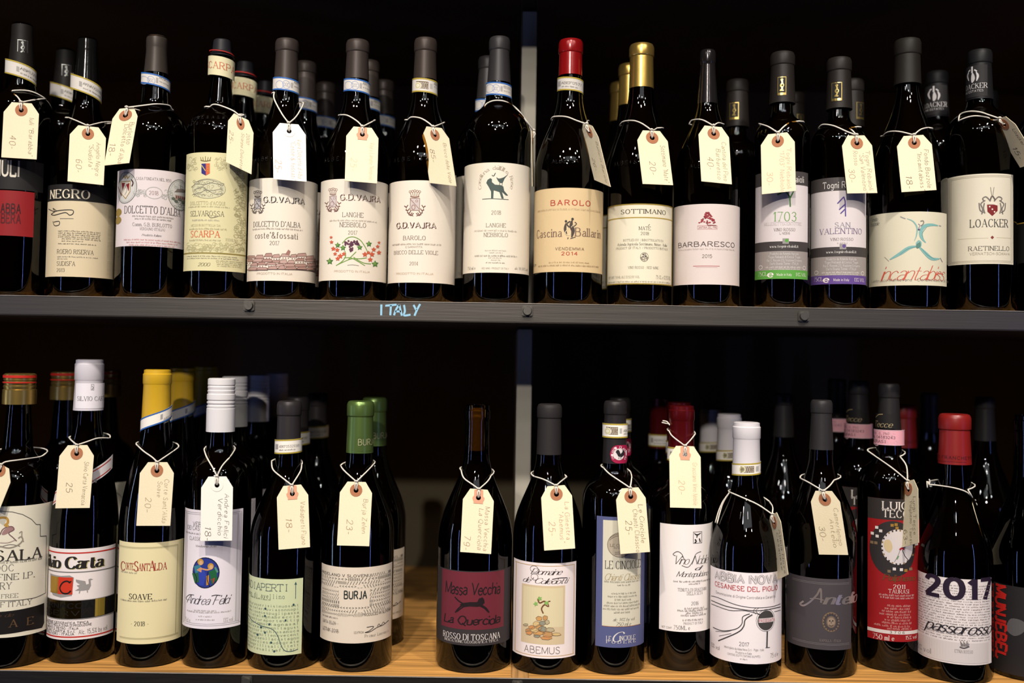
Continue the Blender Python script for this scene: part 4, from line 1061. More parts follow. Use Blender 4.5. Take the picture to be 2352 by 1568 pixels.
# 10 gold capsule
b10 = b = Bottle('wine bottle with shiny gold capsule and gold-edged cream label', 1469, 74, 103, 'burg', 214, 400, 29, 1)
b.capsule((214, 176, 92), 103, 29, 132, 28, 205, .28, .85)
l = b.lab(1394, 1545, 467, 653, (238, 228, 200)); GD = (176, 150, 70)
l.rect(None, None, 467, 470, GD, 2, True); l.rect(None, None, 498, 500.5, GD, 2, True); l.rect(None, None, 650, 653, GD, 2, True); l.frame(1394.5, 1544, 467, 653, 1.6, GD)
l.t('SOTTIMANO', 1427, 1528, 485, 10, (70, 64, 54), 'serif', 1.1); l.t('MATÉ'.replace('É', 'E'), 1468, 1494, 524, 8, (80, 74, 62)); l.line([(1489, 518), (1492, 515)], 1, K, False); l.t('2018', 1472, 1490, 536, 7, (90, 84, 72))
l.t('BOTTLED BY / IMBOTTIGLIATO DA', 1432, 1523, 551, 5, (120, 112, 96)); l.t('Azienda Agricola Sottimano, Neive - Italia', 1419, 1531, 560, 6, (90, 84, 72), 'serif', 1.2); l.t('PRODUCT OF ITALY / PRODOTTO IN ITALIA', 1416, 1533, 569, 5, (120, 112, 96))
l.ell(1480, 590, 9, 10, (140, 130, 112), 1.2); l.poly([(1471, 590), (1489, 590), (1486, 597), (1474, 597)], (140, 130, 112), True, 2); l.t('S', 1476, 1484, 586, 7, K, 'sansb'); l.t('S', 1476, 1484, 595, 7, (232, 222, 196), 'sansb')
l.t('VINO ROSSO - RED WINE', 1443, 1512, 614, 5.6, (120, 112, 96)); l.t('NET CONT 750 ML ALC 12,5% BY VOL', 1399, 1469, 636, 5.4, (130, 122, 104)); l.t('75 CL e 12,5% VOL', 1506, 1539, 637, 8, (110, 102, 86)); l.fine(1398, 1538, 646, 4, (150, 142, 122))
finish(b)
emboss(b10, 385, 'ALBEISA', 1404, 1464, 9)
T[10] = tag(b, 'price tag of 20 on the bottle with the gold capsule', (1496, 300), (1476, 422), (1546, 425), 'ring', ['Sottimano "Mate"'], '20-', [(1424, 287), (1432, 279), (1455, 277), (1475, 284), (1495, 298)], [(1509, 294), (1503, 298), (1498, 299)], pp=(.40, .58))
# 11 black shiny thin neck
b = Bottle('wine bottle with thin glossy black neck and pale label with a red tree', 1622, 75, 116, 'burg', 232, 408, 22, 1)
b.capsule((44, 40, 40), 116, 18.5, 146, 21, 240, .16, .5)
l = b.lab(1546, 1700, 468, 653, (228, 212, 204)); RT = (156, 48, 56)
rnd = random.Random(5)
for i in range(70):
    t = rnd.random(); hw = 3 + 17 * t; x = 1625 + rnd.uniform(-hw, hw); y = 488 + 24 * t; l.ell(x, y, 2.4, 1.6, RT if i % 3 else (126, 34, 44), 0, 2, 8)
l.line([(1625, 506), (1625, 516), (1634, 517), (1645, 518)], 1.6, (126, 34, 44)); l.rect(1602, 1648, 517.6, 518.4, (190, 110, 110)); l.t('CANTINA DEL PINO', 1602, 1648, 522, 5, (176, 84, 84), 'sans'); l.rect(1602, 1648, 526, 526.7, (190, 110, 110))
l.t('BARBARESCO', 1559, 1686, 560, 11, (96, 82, 78), 'sans', 1.2); l.fine(1559, 1686, 571, 3.6, (190, 170, 162)); l.t('2015', 1613, 1635, 588, 7.5, (104, 88, 84), 'sans')
l.rect(1592, 1653, 610, 611.4, (180, 96, 96)); l.rect(1598, 1648, 613.6, 614.3, (200, 140, 136))
finish(b)
emboss(b, 393, 'ALBEISA', 1572, 1636, 9)
T[11] = tag(b, 'price tag of 40 above the pale label with the red tree', (1638, 290), (1611, 416), (1681, 423), 'ring', ['Cantina del Pino', '   Barbaresco'], '40-', [(1583, 285), (1590, 276), (1612, 275), (1637, 288)], [(1661, 285), (1650, 282), (1640, 288)], pp=(.34, .56))
# 12, 13 slim bottles with grey head band
def slim(label, xc, r, ytop, yb, c, word1, word2, lx0, lx1, yt, accent, alc):
    b = Bottle(label, xc, r, ytop, 'bord', ytop + 136, ytop + 200, 24, 1)
    b.capsule((38, 33, 29), ytop, 28, ytop + 30, 29.5, ytop + 118, .5, .1, bump=.4); b.caphw = 29
    l = b.lab(lx0, lx1, yt, yb, (226, 214, 212)); H = yb - yt; Y = lambda f: yt + H * f
    xm = (lx0 + lx1) / 2; w = lx1 - lx0
    l.rect(None, None, Y(0), Y(.125), (72, 66, 64), 1, True); l.t('Togni Rebaioli', xm - w * .28, xm + w * .42, Y(.07), 15, (232, 224, 216), 'sansb', .6)
    l.rect(None, None, Y(.652), Y(.742), (66, 60, 58), 1, True); l.t('www.togniribaioli.it'.replace('riba', 'reba'), xm - w * .22, xm + w * .32, Y(.697), 6, (236, 230, 222), 'serifb', .7)
    l.rect(None, None, Y(.742), Y(.918), (156, 146, 140), 1, True)
    for i, tx in enumerate(('Prodotto da Azienda Agricola', 'Togni Rebaioli di Enrico Togni', 'Via G. Rossini 23, frazione Erbanno', 'Darfo Boario Terme - ITALIA')):
        l.t(tx, xm - w * (.22 + .03 * (i % 3)), xm + w * (.32 + .03 * (i % 3)), Y(.765 + i * .031), 5.6, (232, 226, 220), 'sans', .8)
    l.fine(xm - w * .3, xm + w * .38, Y(.89), 4, (220, 212, 206)); l.fine(xm - w * .24, xm + w * .36, Y(.908), 3.4, (210, 202, 196))
    l.ell(lx0 + 12, Y(.895), 4, 4, (226, 220, 214), 1.2); l.ell(lx1 - 8, Y(.9), 3, 4, (226, 220, 214), 1)
    l.rect(None, None, Y(.918), Y(1), accent, 2, True); l.t('75CL', lx0 + 7, lx0 + 27, Y(.957), 9, WHITE, 'serifb', .7); l.t('e', lx0 + 29, lx0 + 40, Y(.955), 15, WHITE, 'sansb', .8)
    l.t('Made in Italy', xm - w * .09, xm + w * .19, Y(.96), 6, WHITE, 'sansb', .6); l.t(alc, lx1 - 27, lx1 - 5, Y(.962), 8, WHITE, 'serifb', .7)
    l.rect(xm + w * .02, xm + w * .14, Y(.625), Y(.675), (150, 144, 140), 3); l.ell(xm + w * .1, Y(.645), 4, 4, accent, 0, 4)
    return b, l, Y, xm, w
GR = (92, 160, 66); VI = (98, 72, 140)
b12, l, Y, xm, w = slim('slim wine bottle with green bottom stripe and green twig on its label', 1795, 62, 122, 640, 0, '', '', 1735, 1855, 393, GR, '14% VOL')
b = b12; foilmark(b, 1796, 197, 20, 42)
for pts in ([(1806, 440), (1814, 452), (1815, 474)], [(1815, 454), (1822, 440)], [(1806, 440), (1796, 442), (1786, 447)]): l.line(pts, 3, (60, 116, 48), False)
l.t('1703', 1777, 1828, 497, 21, (104, 160, 70), 'serif', .9); l.t('MILLESETTECENTOTRE', 1756, 1840, 513, 7, (204, 192, 190)); l.t('VINO ROSSO', 1778, 1826, 527, 7, (110, 96, 92)); l.t('L NEB16', 1791, 1814, 535.5, 5, GREY, 'sans')
finish(b)
T[12] = tag(b, 'price tag of 30 over the slim bottle with the green stripe, longest pencil note', (1786, 306), (1750, 446), (1828, 438), 'ring', ['Togni Rebaioli', '"1703" Nebbiolo'], '30-', [(1743, 284), (1765, 291), (1785, 304)], [(1814, 281), (1800, 291), (1789, 304)], ink_c=(214, 178, 146), pp=(.24, .64), lh=1.1)
b13, l, Y, xm, w = slim('slim wine bottle with violet bottom stripe and violet branched mark on its label', 1926, 63, 135, 652, 0, '', '', 1863, 1989, 407, VI, '13% VOL')
b = b13; foilmark(b, 1922, 210, 24, 42)
for pts in ([(1942, 496), (1941, 462), (1938, 452), (1924, 467)], [(1942, 468), (1928, 481)], [(1942, 479), (1931, 490)]): l.line(pts, 2.6, (84, 66, 140), False)
l.t('SAN', 1918, 1952, 516, 11, (150, 142, 152)); l.t('VALENTINO', 1884, 1978, 530, 13, (122, 104, 134), 'serif', .9); l.t('VINO ROSSO', 1908, 1959, 549, 6.5, (130, 114, 118)); l.fine(1923, 1946, 558, 4, LG)
finish(b)
T[13] = tag(b, 'price tag of 30 over the slim bottle with the violet stripe', (1966, 311), (1946, 444), (2015, 443), 'ring', ['Togni Rebaioli', '"San Valentino"', 'Rosso'], '30-', [(1880, 294), (1890, 286), (1915, 289), (1945, 302), (1964, 310)], [(1949, 294), (1958, 300), (1966, 310)], ink_c=(176, 150, 124), pp=(.22, .58))
# 14 wide burgundy with the dancer
b = Bottle('broad wine bottle with cream label of a leaping turquoise dancer', 2084, 86, 92, 'burg', 196, 430, 23, 1)
b.capsule((33, 29, 24), 92, 30, 128, 30, 196, .55)
l = b.lab(1996, 2174, 486, 655, (226, 218, 190)); TQ = (128, 178, 172)
for pts, w2 in (([(2083, 502), (2097, 508), (2106, 522), (2105, 540), (2100, 553)], 3), ([(2126, 557), (2116, 545), (2115, 530), (2124, 519), (2140, 516), (2154, 518)], 8), ([(2112, 552), (2106, 558), (2112, 566), (2114, 556), (2108, 552)], 6), ([(2108, 565), (2088, 569), (2068, 582), (2044, 596)], 8), ([(2110, 566), (2124, 580), (2140, 594), (2158, 594)], 8)): l.line(pts, w2, TQ, taper=True)
for pts in ([(2106, 566), (2086, 571), (2066, 585)], [(2114, 568), (2130, 585), (2148, 596)], [(2122, 552), (2118, 536), (2128, 522)]): l.line(pts, 1.5, (96, 146, 142), taper=True, layer=4)
l.poly([(2104, 562), (2113, 556), (2114, 566), (2106, 570)], (92, 132, 120), True, 5)
l.line([(2068, 497), (2074, 500), (2080, 502)], 2, (150, 150, 150)); l.line([(2156, 518), (2161, 519)], 2, (150, 150, 150)); l.line([(2032, 590), (2042, 600)], 2.6, (70, 60, 80), taper=True); l.line([(2159, 592), (2164, 602)], 1.6, (110, 90, 110))
l.line([(2114, 508), (2120, 507), (2121, 513), (2115, 519)], 2.4, (130, 126, 120)); l.line([(2109, 514), (2113, 518), (2110, 524), (2114, 528)], 1.2, (130, 90, 140)); l.line([(2108, 527), (2113, 528)], 3, (84, 50, 84))
l.t('incantabiss', 2024, 2166, 626, 34, (206, 88, 68), 'script', .6); l.line([(2148, 632), (2156, 628), (2166, 630)], 1.8, (206, 88, 68))
l.t('Lambrusco Mantovano - Denominazione di Origine', 2003, 2190, 642, 6.5, (110, 100, 92), 'sans', .8); l.t('Fondo', 2000, 2016, 504, 9, (96, 96, 100), 'ital'); l.t('Bozzole', 2000, 2019, 514, 9, (96, 96, 100), 'ital')
finish(b)
T[14] = tag(b, 'price tag of 18 hanging over the turquoise dancer label', (2098, 311), (2071, 441), (2151, 436), 'ring', ['Fondo Bozzole', '"Incantabiss"'], '18-', [(2028, 312), (2040, 303), (2065, 302), (2095, 308)], [(2132, 293), (2115, 297), (2098, 308)], ink_c=(120, 96, 78), pp=(.25, .72), lh=1.1)
# 15 white crest on black capsule
b15 = b = Bottle('square shouldered wine bottle, cream label with maroon shield, white crest on capsule', 2251, 76, 117, 'bord', 234, 322, 27, 1)
b.capsule((26, 25, 25), 117, 27, 148, 29, 232, .5); b.caphw = 29
k = b.lab(2212, 2268, 150, 222, (38, 36, 36), 'capsule_stamp', R=29 * b.k + .0002); WC = (206, 200, 196)
for pts, w2 in (([(2233, 153), (2233, 160), (2233, 168)], 4), ([(2226, 165), (2223, 175), (2226, 186)], 5), ([(2242, 165), (2246, 174), (2243, 186)], 5), ([(2234, 168), (2235, 180), (2233, 190)], 9), ([(2238, 160), (2244, 164)], 3), ([(2229, 161), (2225, 165)], 3)): k.line(pts, w2, WC, taper=w2 > 4)
k.t('LOACKER', 2206, 2267, 198, 12, WC, 'serifb', .8); k.t('WINE ESTATES', 2210, 2258, 210, 5, WC, 'sans')
l = b.lab(2174, 2327, 399, 606, (230, 220, 196))
for d in (4, 7): l.frame(2174 + d + 4, 2327 - d + 2, 399 + d, 606 - d, .8, (186, 174, 146))
l.poly([(2267, 470), (2291, 470), (2291, 484), (2279, 496), (2268, 486)], (126, 30, 32), False, 2); l.poly([(2268, 468), (2276, 462), (2290, 466), (2291, 472), (2280, 469)], (230, 220, 200), False, 3)
for x, y in ((2273, 475), (2279, 481), (2284, 487)): l.rect(x - 1.6, x + 1.6, y - 1.6, y + 1.6, (232, 220, 200), 4)
for sx in (-1, 1):
    for pts in ([(2279 + sx * 4, 462), (2279 + sx * 14, 452), (2279 + sx * 22, 456), (2279 + sx * 18, 462)], [(2279 + sx * 16, 460), (2279 + sx * 26, 468), (2279 + sx * 22, 480), (2279 + sx * 24, 492)], [(2279 + sx * 18, 466), (2279 + sx * 20, 478), (2279 + sx * 17, 490)], [(2279 + sx * 30, 466), (2279 + sx * 28, 482), (2279 + sx * 20, 488)]): l.line(pts, 2.6, (120, 112, 104))
    l.line([(2279 + sx * 1, 450), (2279 + sx * 4, 430)], 1.2, (130, 122, 112), False)
l.line([(2274, 460), (2279, 450), (2286, 460)], 3, (100, 92, 84))
l.t('LOACKER', 2229, 2314, 512, 18, (66, 66, 62), 'serifb', .8); l.rect(2200, 2270, 546.5, 547.3, (186, 172, 140)); l.rect(2289, 2322, 545.5, 546.3, (186, 172, 140)); l.poly([(2279, 541), (2283, 545), (2279, 549), (2275, 545)], (130, 50, 50), False, 3)
l.t('RAETINELLO', 2225, 2317, 570, 10, (90, 84, 76)); l.t('VERNATSCH-SCHIAVA', 2228, 2318, 582, 6, (176, 164, 142), 'sans')
finish(b)
T[15] = tag(b, 'price tag of 15 swung out at the right edge of the frame, upper shelf', (2298, 271), (2343, 385), (2385, 372), 'ring', ['Loacker'], '15-', [(2202, 279), (2205, 263), (2225, 256), (2250, 257), (2272, 264), (2294, 272)], [(2275, 275), (2286, 276), (2296, 273)], yaw=-1, ink_c=(96, 80, 70))
# 16 cut by the right edge
b = Bottle('wine bottle almost wholly cut off by the right edge, upper shelf', 2414, 76, 117, 'bord', 234, 322, 27, 1)
b.capsule((26, 25, 25), 117, 27, 148, 29, 232, .5)
l = b.lab(2336, 2490, 505, 600, (30, 28, 26)); l.rect(None, None, 505, 507.5, (186, 150, 60), 2, True); finish(b)
# second and third rows
G1 = 'second and third row bottles on the upper shelf'
behind(b4, 563, 160, .085, 'bottle directly behind the tall cream label one, cream neck collar half hidden', G1)
behind(b4, 610, 215, .172, 'third row bottle with cream collar, left of the village roofs bottle neck', G1)
behind(b5, 702, 165, .086, 'second row bottle with brown capsule right of the village roofs bottle neck', G1)
behind(b5, 748, 225, .180, 'third row bottle with blue edged strip, left of the vine arch bottle neck', G1)
behind(b6, 847, 165, .078, 'second row bottle with blue edged strip, close behind the vine arch bottle', G1)
behind(b6, 882, 225, .165, 'third row bottle with blue edged strip, right of the vine arch bottle', G1)
behind(b8, 1121, 150, .075, 'second row bottle with grey capsule, left behind the green dog bottle', G1)
behind(b10, 1447, 175, .078, 'second row bottle with gold capsule, nearest the front gold one', G1)
behind(b10, 1426, 225, .160, 'third row bottle with gold capsule, farthest left of the gold ones', G1)
behind(b13, 1694, 185, .095, 'second row bottle with gold stamped capsule, between the red tree and green striped bottles', G1, skip=('front_label',))
behind(b12, 1825, 195, .17, 'third row bottle with gold stamp, between the two slim front bottles', G1, .6)
behind(b13, 1958, 195, .085, 'second row dark capsule right behind the violet striped slim bottle', G1, .9)
behind(b15, 2152, 178, .085, 'second row bottle with white crest, left of the maroon shield bottle', G1, .35)
behind(b15, 2268, 215, .17, 'third row bottle right behind the maroon shield bottle neck', G1, -.3)
behind(b1, 152, 105, .094, 'second row bottle with pale neck strip, between the two leftmost upper bottles', G1)
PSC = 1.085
# ================================================================== LOWER SHELF, left to right
# 1 fortified wine, gold screw cap
b = Bottle('leftmost lower wine bottle with red and gold screw cap and large cream label', 29, 80, 857, 'bord', 1020, 1120, 31, 0, y0=-.009)
b.capsule((176, 146, 78), 857, 36, 905, 36, 903, .3, .8, 'screw', 'screw_cap', bump=.1)
for ya, yb2 in ((862, 868), (877, 880)):
    rr = b.band(16, 88, ya, yb2, (186, 36, 24), 0, None, 36.2, 'red_ring'); rr.o['label'] = 'red ring on the gold screw cap'
CL = (222, 214, 192)
l = b.lab(-52, 120, 1162, 1462, CL, round_c=.004)
INKG = (92, 88, 80)
l.line([(0, 1173), (28, 1175), (52, 1181), (72, 1192), (83, 1204), (92, 1204), (92, 1231), (106, 1230), (104, 1361), (80, 1372), (40, 1378), (0, 1379)], 1.4, INKG, False)
for pts, w2 in (([(-6, 1192), (4, 1188), (16, 1190), (18, 1200), (12, 1206), (20, 1208)], 5), ): l.line(pts, w2, (196, 150, 70))
l.line([(0, 1228), (6, 1216), (16, 1210), (28, 1209), (32, 1216), (20, 1224), (30, 1234), (38, 1242)], 2.2, (130, 96, 96)); l.poly([(4, 1226), (12, 1214), (28, 1209), (32, 1214), (22, 1222), (10, 1228)], (170, 130, 126), True, 2)
l.line([(0, 1254), (20, 1258), (40, 1252), (52, 1240), (48, 1232), (42, 1236)], 3, (160, 148, 130)); l.line([(0, 1246), (18, 1246), (34, 1240)], 2, (186, 160, 146)); l.line([(44, 1224), (50, 1220), (50, 1230), (54, 1244)], 2, (160, 148, 130)); l.line([(0, 1256), (24, 1250), (46, 1254)], 1.2, INKG)
l.t('MARSALA', -68, 93, 1276, 24, (56, 52, 46), 'serif', 1.5); l.fine(-40, 96, 1290, 5.5, (110, 104, 92), 4, .9)
l.t('DOC', -10, 31, 1304, 15, INKG, 'serif', .8); l.t('SICILIA FINE I.P.', -58, 78, 1325, 14, INKG, 'serif', .9); l.t('DRY', -13, 26, 1345, 15, INKG, 'serif', .9); l.t('GLUTEN FREE', -50, 41, 1369, 9, (130, 124, 110), 'serif')
l.t('PRODUCT OF ITALY', -68, 72, 1388, 11.5, INKG, 'serif', .9)
l.poly([(-52, 1403), (101, 1384), (101, 1430), (96, 1441), (60, 1448), (-52, 1456)], (24, 20, 18), False, 2)
l.t('Vino de', -30, 29, 1413, 8, (84, 58, 40), 'ital', layer=5); l.t('E G A D  A  E', -100, 75, 1433, 17, (100, 74, 48), 'serif', 1.2, layer=5)
finish(b); b51 = b
T[17] = tag(b, 'price tag cut by the left edge, on the gold screw cap bottle', (4, 1067), (-62, 1140), (-2, 1172), 'ring', [], '', [(-44, 1040), (-20, 1055), (4, 1065)], [(101, 1044), (90, 1049), (50, 1055), (14, 1060), (5, 1066)])
# 2 white cap and slanted collar
b = Bottle('wine bottle with white capsule, gothic lettered label and slanted red-lined collar', 189, 73, 825, 'rhine', 960, 1220, 28, 0, y0=.009)
b.capsule((226, 218, 222), 825, 31.5, 872, 32.5, 941, .42, 0, 'plain', bump=.1)
k = b.lab(174, 240, 880, 938, (226, 218, 222), 'capsule_print', R=32.8 * b.k); k.frame(209, 216, 882, 896, 1, (160, 152, 152)); k.line([(211, 886), (214, 890), (211, 894)], 1, (90, 84, 84))
k.t('SILVIO CARTA', 178, 246, 915, 10, (120, 112, 110), 'serif')
s = Label(b, 170, 262, 1076, 1108, (226, 216, 214), 'slanted_collar', 62 * b.k, -.9, 1.5, 0, None, None, tilt=50, onneck=True, edge=None)
for v0, v1 in ((.12, .2), (.80, .88)):
    H = s.v1 - s.v0; s.c.poly([(s.u0, s.v0 + H * v0), (s.u1 - .004, s.v0 + H * v0), (s.u1 - .004, s.v0 + H * v1), (s.u0, s.v0 + H * v1)], ink((196, 60, 46)), 2)
s.line([(214, 1108), (219, 1100), (221, 1108)], 3, (150, 146, 146))
l = b.lab(110, 262, 1260, 1468, (230, 218, 214))
R2 = (206, 52, 42)
l.rect(None, None, 1268, 1271, R2, 2, True); l.rect(None, None, 1312, 1314.5, (130, 126, 122), 2, True); l.rect(None, None, 1460, 1463, R2, 2, True)
l.t('Silvio Carta', 84, 236, 1293, 26, (210, 196, 120), 'goth', 1.1, layer=2); l.t('Silvio Carta', 82, 234, 1292, 26, (40, 36, 34), 'goth', 1.15, layer=3)
l.poly([(116, 1316), (140, 1322), (160, 1321), (170, 1326), (165, 1368), (140, 1372), (122, 1366), (116, 1350)], (160, 154, 150), False, 1)
l.rect(117, 134, 1325, 1363, GOLD, 3); l.rect(134, 167, 1325, 1364, (216, 60, 34), 3); l.line([(162, 1338), (154, 1334), (144, 1338), (138, 1350), (144, 1361), (156, 1362), (163, 1356)], 3.2, (30, 26, 24), layer=5); l.line([(158, 1338), (164, 1334)], 2.5, (30, 26, 24), layer=5)
GRB = (162, 156, 152)
l.poly([(174, 1330), (196, 1334), (198, 1342), (204, 1340), (203, 1330), (208, 1328), (214, 1330), (208, 1332), (209, 1344), (204, 1354), (190, 1356), (172, 1356), (182, 1350), (176, 1344), (184, 1342), (175, 1336)], GRB, False, 2); l.line([(184, 1354), (182, 1362)], 2, GRB); l.line([(200, 1354), (201, 1360)], 2, GRB)
l.rect(None, None, 1378, 1422, (20, 18, 16), 2, True); l.rect(113, 186, 1378, 1421, mat('dark_gold_foil', (96, 74, 30), .3, 1), 3); l.rect(218, 240, 1378, 1419, mat('gold_print', (200, 168, 70), .35, .6), 3)
l.t('VERNACCIA', 90, 212, 1391, 11, (14, 12, 10), 'sansb', layer=5); l.t('RISERVA', 104, 208, 1408, 11, (30, 24, 16), 'sans', layer=5)
l.rect(None, None, 1377, 1378.5, GRB, 4, True); l.rect(None, None, 1420, 1421.5, GRB, 4, True)
for i, tx in enumerate(('INDICAZIONE GEOGRAFICA TIPICA', 'IMBOTTIGLIATO NELLA ZONA DI PRODUZIONE', 'STABILIMENTO S. PIETRO - ITALIA', 'DA SILVIO CARTA S.r.l.', 'BARATILI (OR) - ITALIA')): l.t(tx, 96 - 2 * i, (203, 210, 180, 172, 170)[i], 1430 + i * 6, 5, (70, 66, 62), 'sansb', .8)
l.t('Alc. 15,5% by vol.', 181, 246, 1447, 10, GREY, 'sans'); finish(b); b52 = b
T[18] = tag(b, 'price tag of 25 hanging from the white capsule bottle with gothic letters', (178, 1022), (127, 1167), (206, 1166), 'ring', ['Silvio Carta Vernaccia'], '25', [(158, 1004), (164, 1011), (177, 1020)], [(252, 1006), (225, 1006), (200, 1014), (179, 1020)], ink_c=(120, 100, 76), lh=.78, pp=(.36, .60), fr=.034)
# 3 yellow capsule
b = Bottle('wine bottle with yellow capsule and pale yellow label lettered in red', 347, 74, 848, 'rhine', 980, 1215, 31, 0)
b.capsule((216, 170, 34), 848, 31.5, 881, 32, 962, .42, 0, 'plain', bump=.45)
docstrip(b, 329, 397, 946, 974, 'blue', 24, 'AAB42122', False)
l = b.lab(271, 418, 1246, 1478, (226, 212, 164));
RC = (172, 60, 50)
[l.t(a, x0, x1, y, h, RC, 'serifb', 1.0) for a, x0, x1, y, h in (('C', 279, 287, 1299, 20), ('ORTE', 289, 307, 1300, 15), ('S', 309, 317, 1300, 22), ("ANT'", 319, 344, 1302, 16), ('A', 344, 355, 1299, 22), ('LDA', 356, 382, 1300, 16))]; l.fine(279, 316, 1314, 4, LG)
l.t('SOAVE', 297, 348, 1370, 12, (66, 62, 50), 'serifb'); l.fine(278, 383, 1380, 4, GREY, 3); l.t('- 2018 -', 301, 341, 1432, 10, (76, 70, 56), 'serifb', .9)
for x0, x1, y0, y1 in ((275, 408, 1256, 1258), (275, 408, 1464, 1466)): l.rect(x0, x1, y0, y1, (204, 190, 140), 2); l.rect(x0, x1, y0 + 3, y0 + 3.8, (214, 200, 150), 2)
l.rect(404, 406, 1256, 1464, (204, 190, 140), 2); finish(b); b53 = b
T[19] = tag(b, 'price tag of 20 hanging from the yellow capsule bottle', (362, 1061), (313, 1207), (391, 1207), 'ring', ["Corte Sant'Alda", 'Soave'], '20-', [(316, 1023), (330, 1036), (350, 1050), (361, 1060)], [(410, 1027), (395, 1038), (363, 1060)], fr=.034, ink_c=(170, 146, 116), pp=(.30, .56))
# 4 white screw cap
b = Bottle('wine bottle with white ridged screw cap and white label with stained glass disc', 496, 72.5, 868, 'bord', 1020, 1110, 29, 0)
b.capsule((232, 226, 224), 868, 32, 918, 32, 990, .4, 0, 'screw', 'screw_cap', bump=.08)
l = b.lab(422, 555, 1172, 1444, (226, 216, 220)); F1 = (176, 168, 172)
l.frame(425, 552, 1178, 1437, 1, F1); l.frame(428, 549, 1182, 1433, .8, F1); l.rect(542, 546, 1184, 1431, (206, 198, 200), 2)
l.t('VERDICCHIO', 444, 510, 1204, 9, (96, 92, 94), 'sans'); l.t('DEI CASTELLI DI JESI', 432, 522, 1214, 9, (96, 92, 94), 'sans'); l.fine(428, 505, 1226, 4, GREY); l.t('CLASSICO SUPERIORE', 436, 520, 1238, 8, (130, 124, 126), 'sans'); l.t('Vendemmia 2018', 449, 496, 1254, 5, LG, 'ital')
l.ell(471, 1315, 31.5, 34, (22, 28, 50), 0, 2); l.ell(471, 1315, 29.5, 32, (44, 58, 140), 0, 3)
for pts, c2 in (([(446, 1300), (460, 1296), (464, 1312), (450, 1316)], (60, 130, 150)), ([(442, 1316), (456, 1314), (458, 1336), (448, 1338)], (40, 96, 60)), ([(456, 1312), (468, 1306), (474, 1320), (468, 1345), (458, 1344)], (50, 70, 170)), ([(480, 1312), (496, 1306), (500, 1330), (486, 1342)], (30, 100, 60)), ([(474, 1322), (480, 1320), (480, 1342), (474, 1344)], (200, 140, 60)), ([(484, 1330), (494, 1326), (490, 1340)], (170, 60, 46)), ([(452, 1308), (462, 1302), (470, 1308), (462, 1314)], (216, 150, 110))): l.poly(pts, c2, False, 5)
for x, y in ((461, 1290), (484, 1300)): l.ell(x, y, 7, 7, (200, 150, 60), 0, 5); l.ell(x + 1, y + 2, 4, 5, (226, 176, 130), 0, 6)
l.line([(466, 1306), (476, 1308), (484, 1306)], 3.2, (220, 160, 110), layer=6); l.line([(444, 1310), (452, 1326), (450, 1340)], 1.5, (16, 20, 30), layer=6); l.line([(478, 1312), (476, 1330), (482, 1346)], 1.5, (16, 20, 30), layer=6); l.line([(494, 1302), (500, 1314)], 4, (90, 150, 130), layer=6)
l.t('Andrea Felici', 430, 524, 1378, 20, (74, 70, 76), 'script', .85); l.line([(432, 1378), (428, 1372), (436, 1365), (446, 1366)], 1.3, K); l.line([(486, 1368), (496, 1366), (506, 1367)], 1.6, K)
l.fine(446, 496, 1402, 3.6, LG); l.fine(430, 530, 1406, 3.6, LG); l.fine(456, 486, 1415, 3.4, LG); l.fine(450, 492, 1423, 3, LG); l.t('75cl e', 425, 437, 1422, 9, LG); l.t('13% vol', 513, 534, 1422, 9, LG); finish(b); b54 = b
T[20] = tag(b, 'white price tag of 18 with white eyelet, hanging from the white screw cap bottle', (499, 1094), (460, 1242), (533, 1241), 'white', ['Andrea Felici', ' Verdicchio'], '18-', [(469, 1033), (475, 1050), (490, 1076), (498, 1092)], [(540, 1031), (530, 1047), (510, 1070), (500, 1092)], white=True, ink_c=(110, 100, 92), pp=(.24, .78), lh=1.15)
# 5 green label
b = Bottle('wine bottle with pale green typewriter label crossed by a dark curve', 654, 79.5, 920, 'burg', 1050, 1230, 28, 0, y0=-.002)
b.capsule((52, 47, 47), 920, 28, 952, 27.5, 1020, .42, .2)
docstrip(b, 629, 691, 1009, 1042, 'gold', 3, 'ABKF05329385', False)
l = b.lab(568, 694, 1330, 1505, (196, 202, 160)); GK = (110, 122, 100)
l.t('VADIAPERTI', 556, 663, 1348, 16, (104, 116, 104), 'mono'); l.t('fiano di avellino', 540, 654, 1366, 10, (118, 130, 108), 'mono', 1.1); l.fine(575, 621, 1374, 3.4, GK)
for i, tx in enumerate(('naturasorrisisinuosast', 'limiteferroviasonnopi', 'rancionecespuglipassa', 'sciatalegnabreccia', 'avventuraportevitig', 'pigolomontagnasal', 'purezzaincognitagust', 'anestoriachiusanoca', 'profumomillenovecent', 'tropipazollacastagno', 'squerciescudograte', 'inogrillisalicitett', 'barresalitafilari')): l.t('xx' + tx, 569, 686, 1391 + i * 8.4, 5.6, (134, 146, 116), 'mono', 1.1)
l.line([(679, 1338), (678.5, 1374)], 1.3, (60, 90, 96), False); l.poly([(679, 1335), (682, 1342), (676, 1342)], (60, 90, 96), False, 3)
l.line([(571, 1410), (580, 1424), (600, 1436), (625, 1444), (638, 1460), (646, 1482), (655, 1494), (670, 1495), (684, 1490)], 1.4, (46, 80, 90), k=8)
for x, y in ((674, 1388), (610, 1397), (609, 1414), (656, 1424), (619, 1433), (600, 1440), (609, 1452), (592, 1457), (623, 1475), (630, 1495)): l.ell(x, y, 2.2, 2.6, (40, 74, 84), 0, 4, 8)
finish(b); b55 = b
T[21] = tag(b, 'price tag of 18 with pink patch, above the pale green label', (671, 1114), (640, 1262), (712, 1256), 'patch', ['Vadiaperti Fiano'], '18-', [(624, 1058), (627, 1078), (650, 1098), (670, 1112)], [(693, 1067), (690, 1082), (672, 1112)], ink_c=(160, 130, 100), pp=(.36, .52), lh=.9, fr=.036)
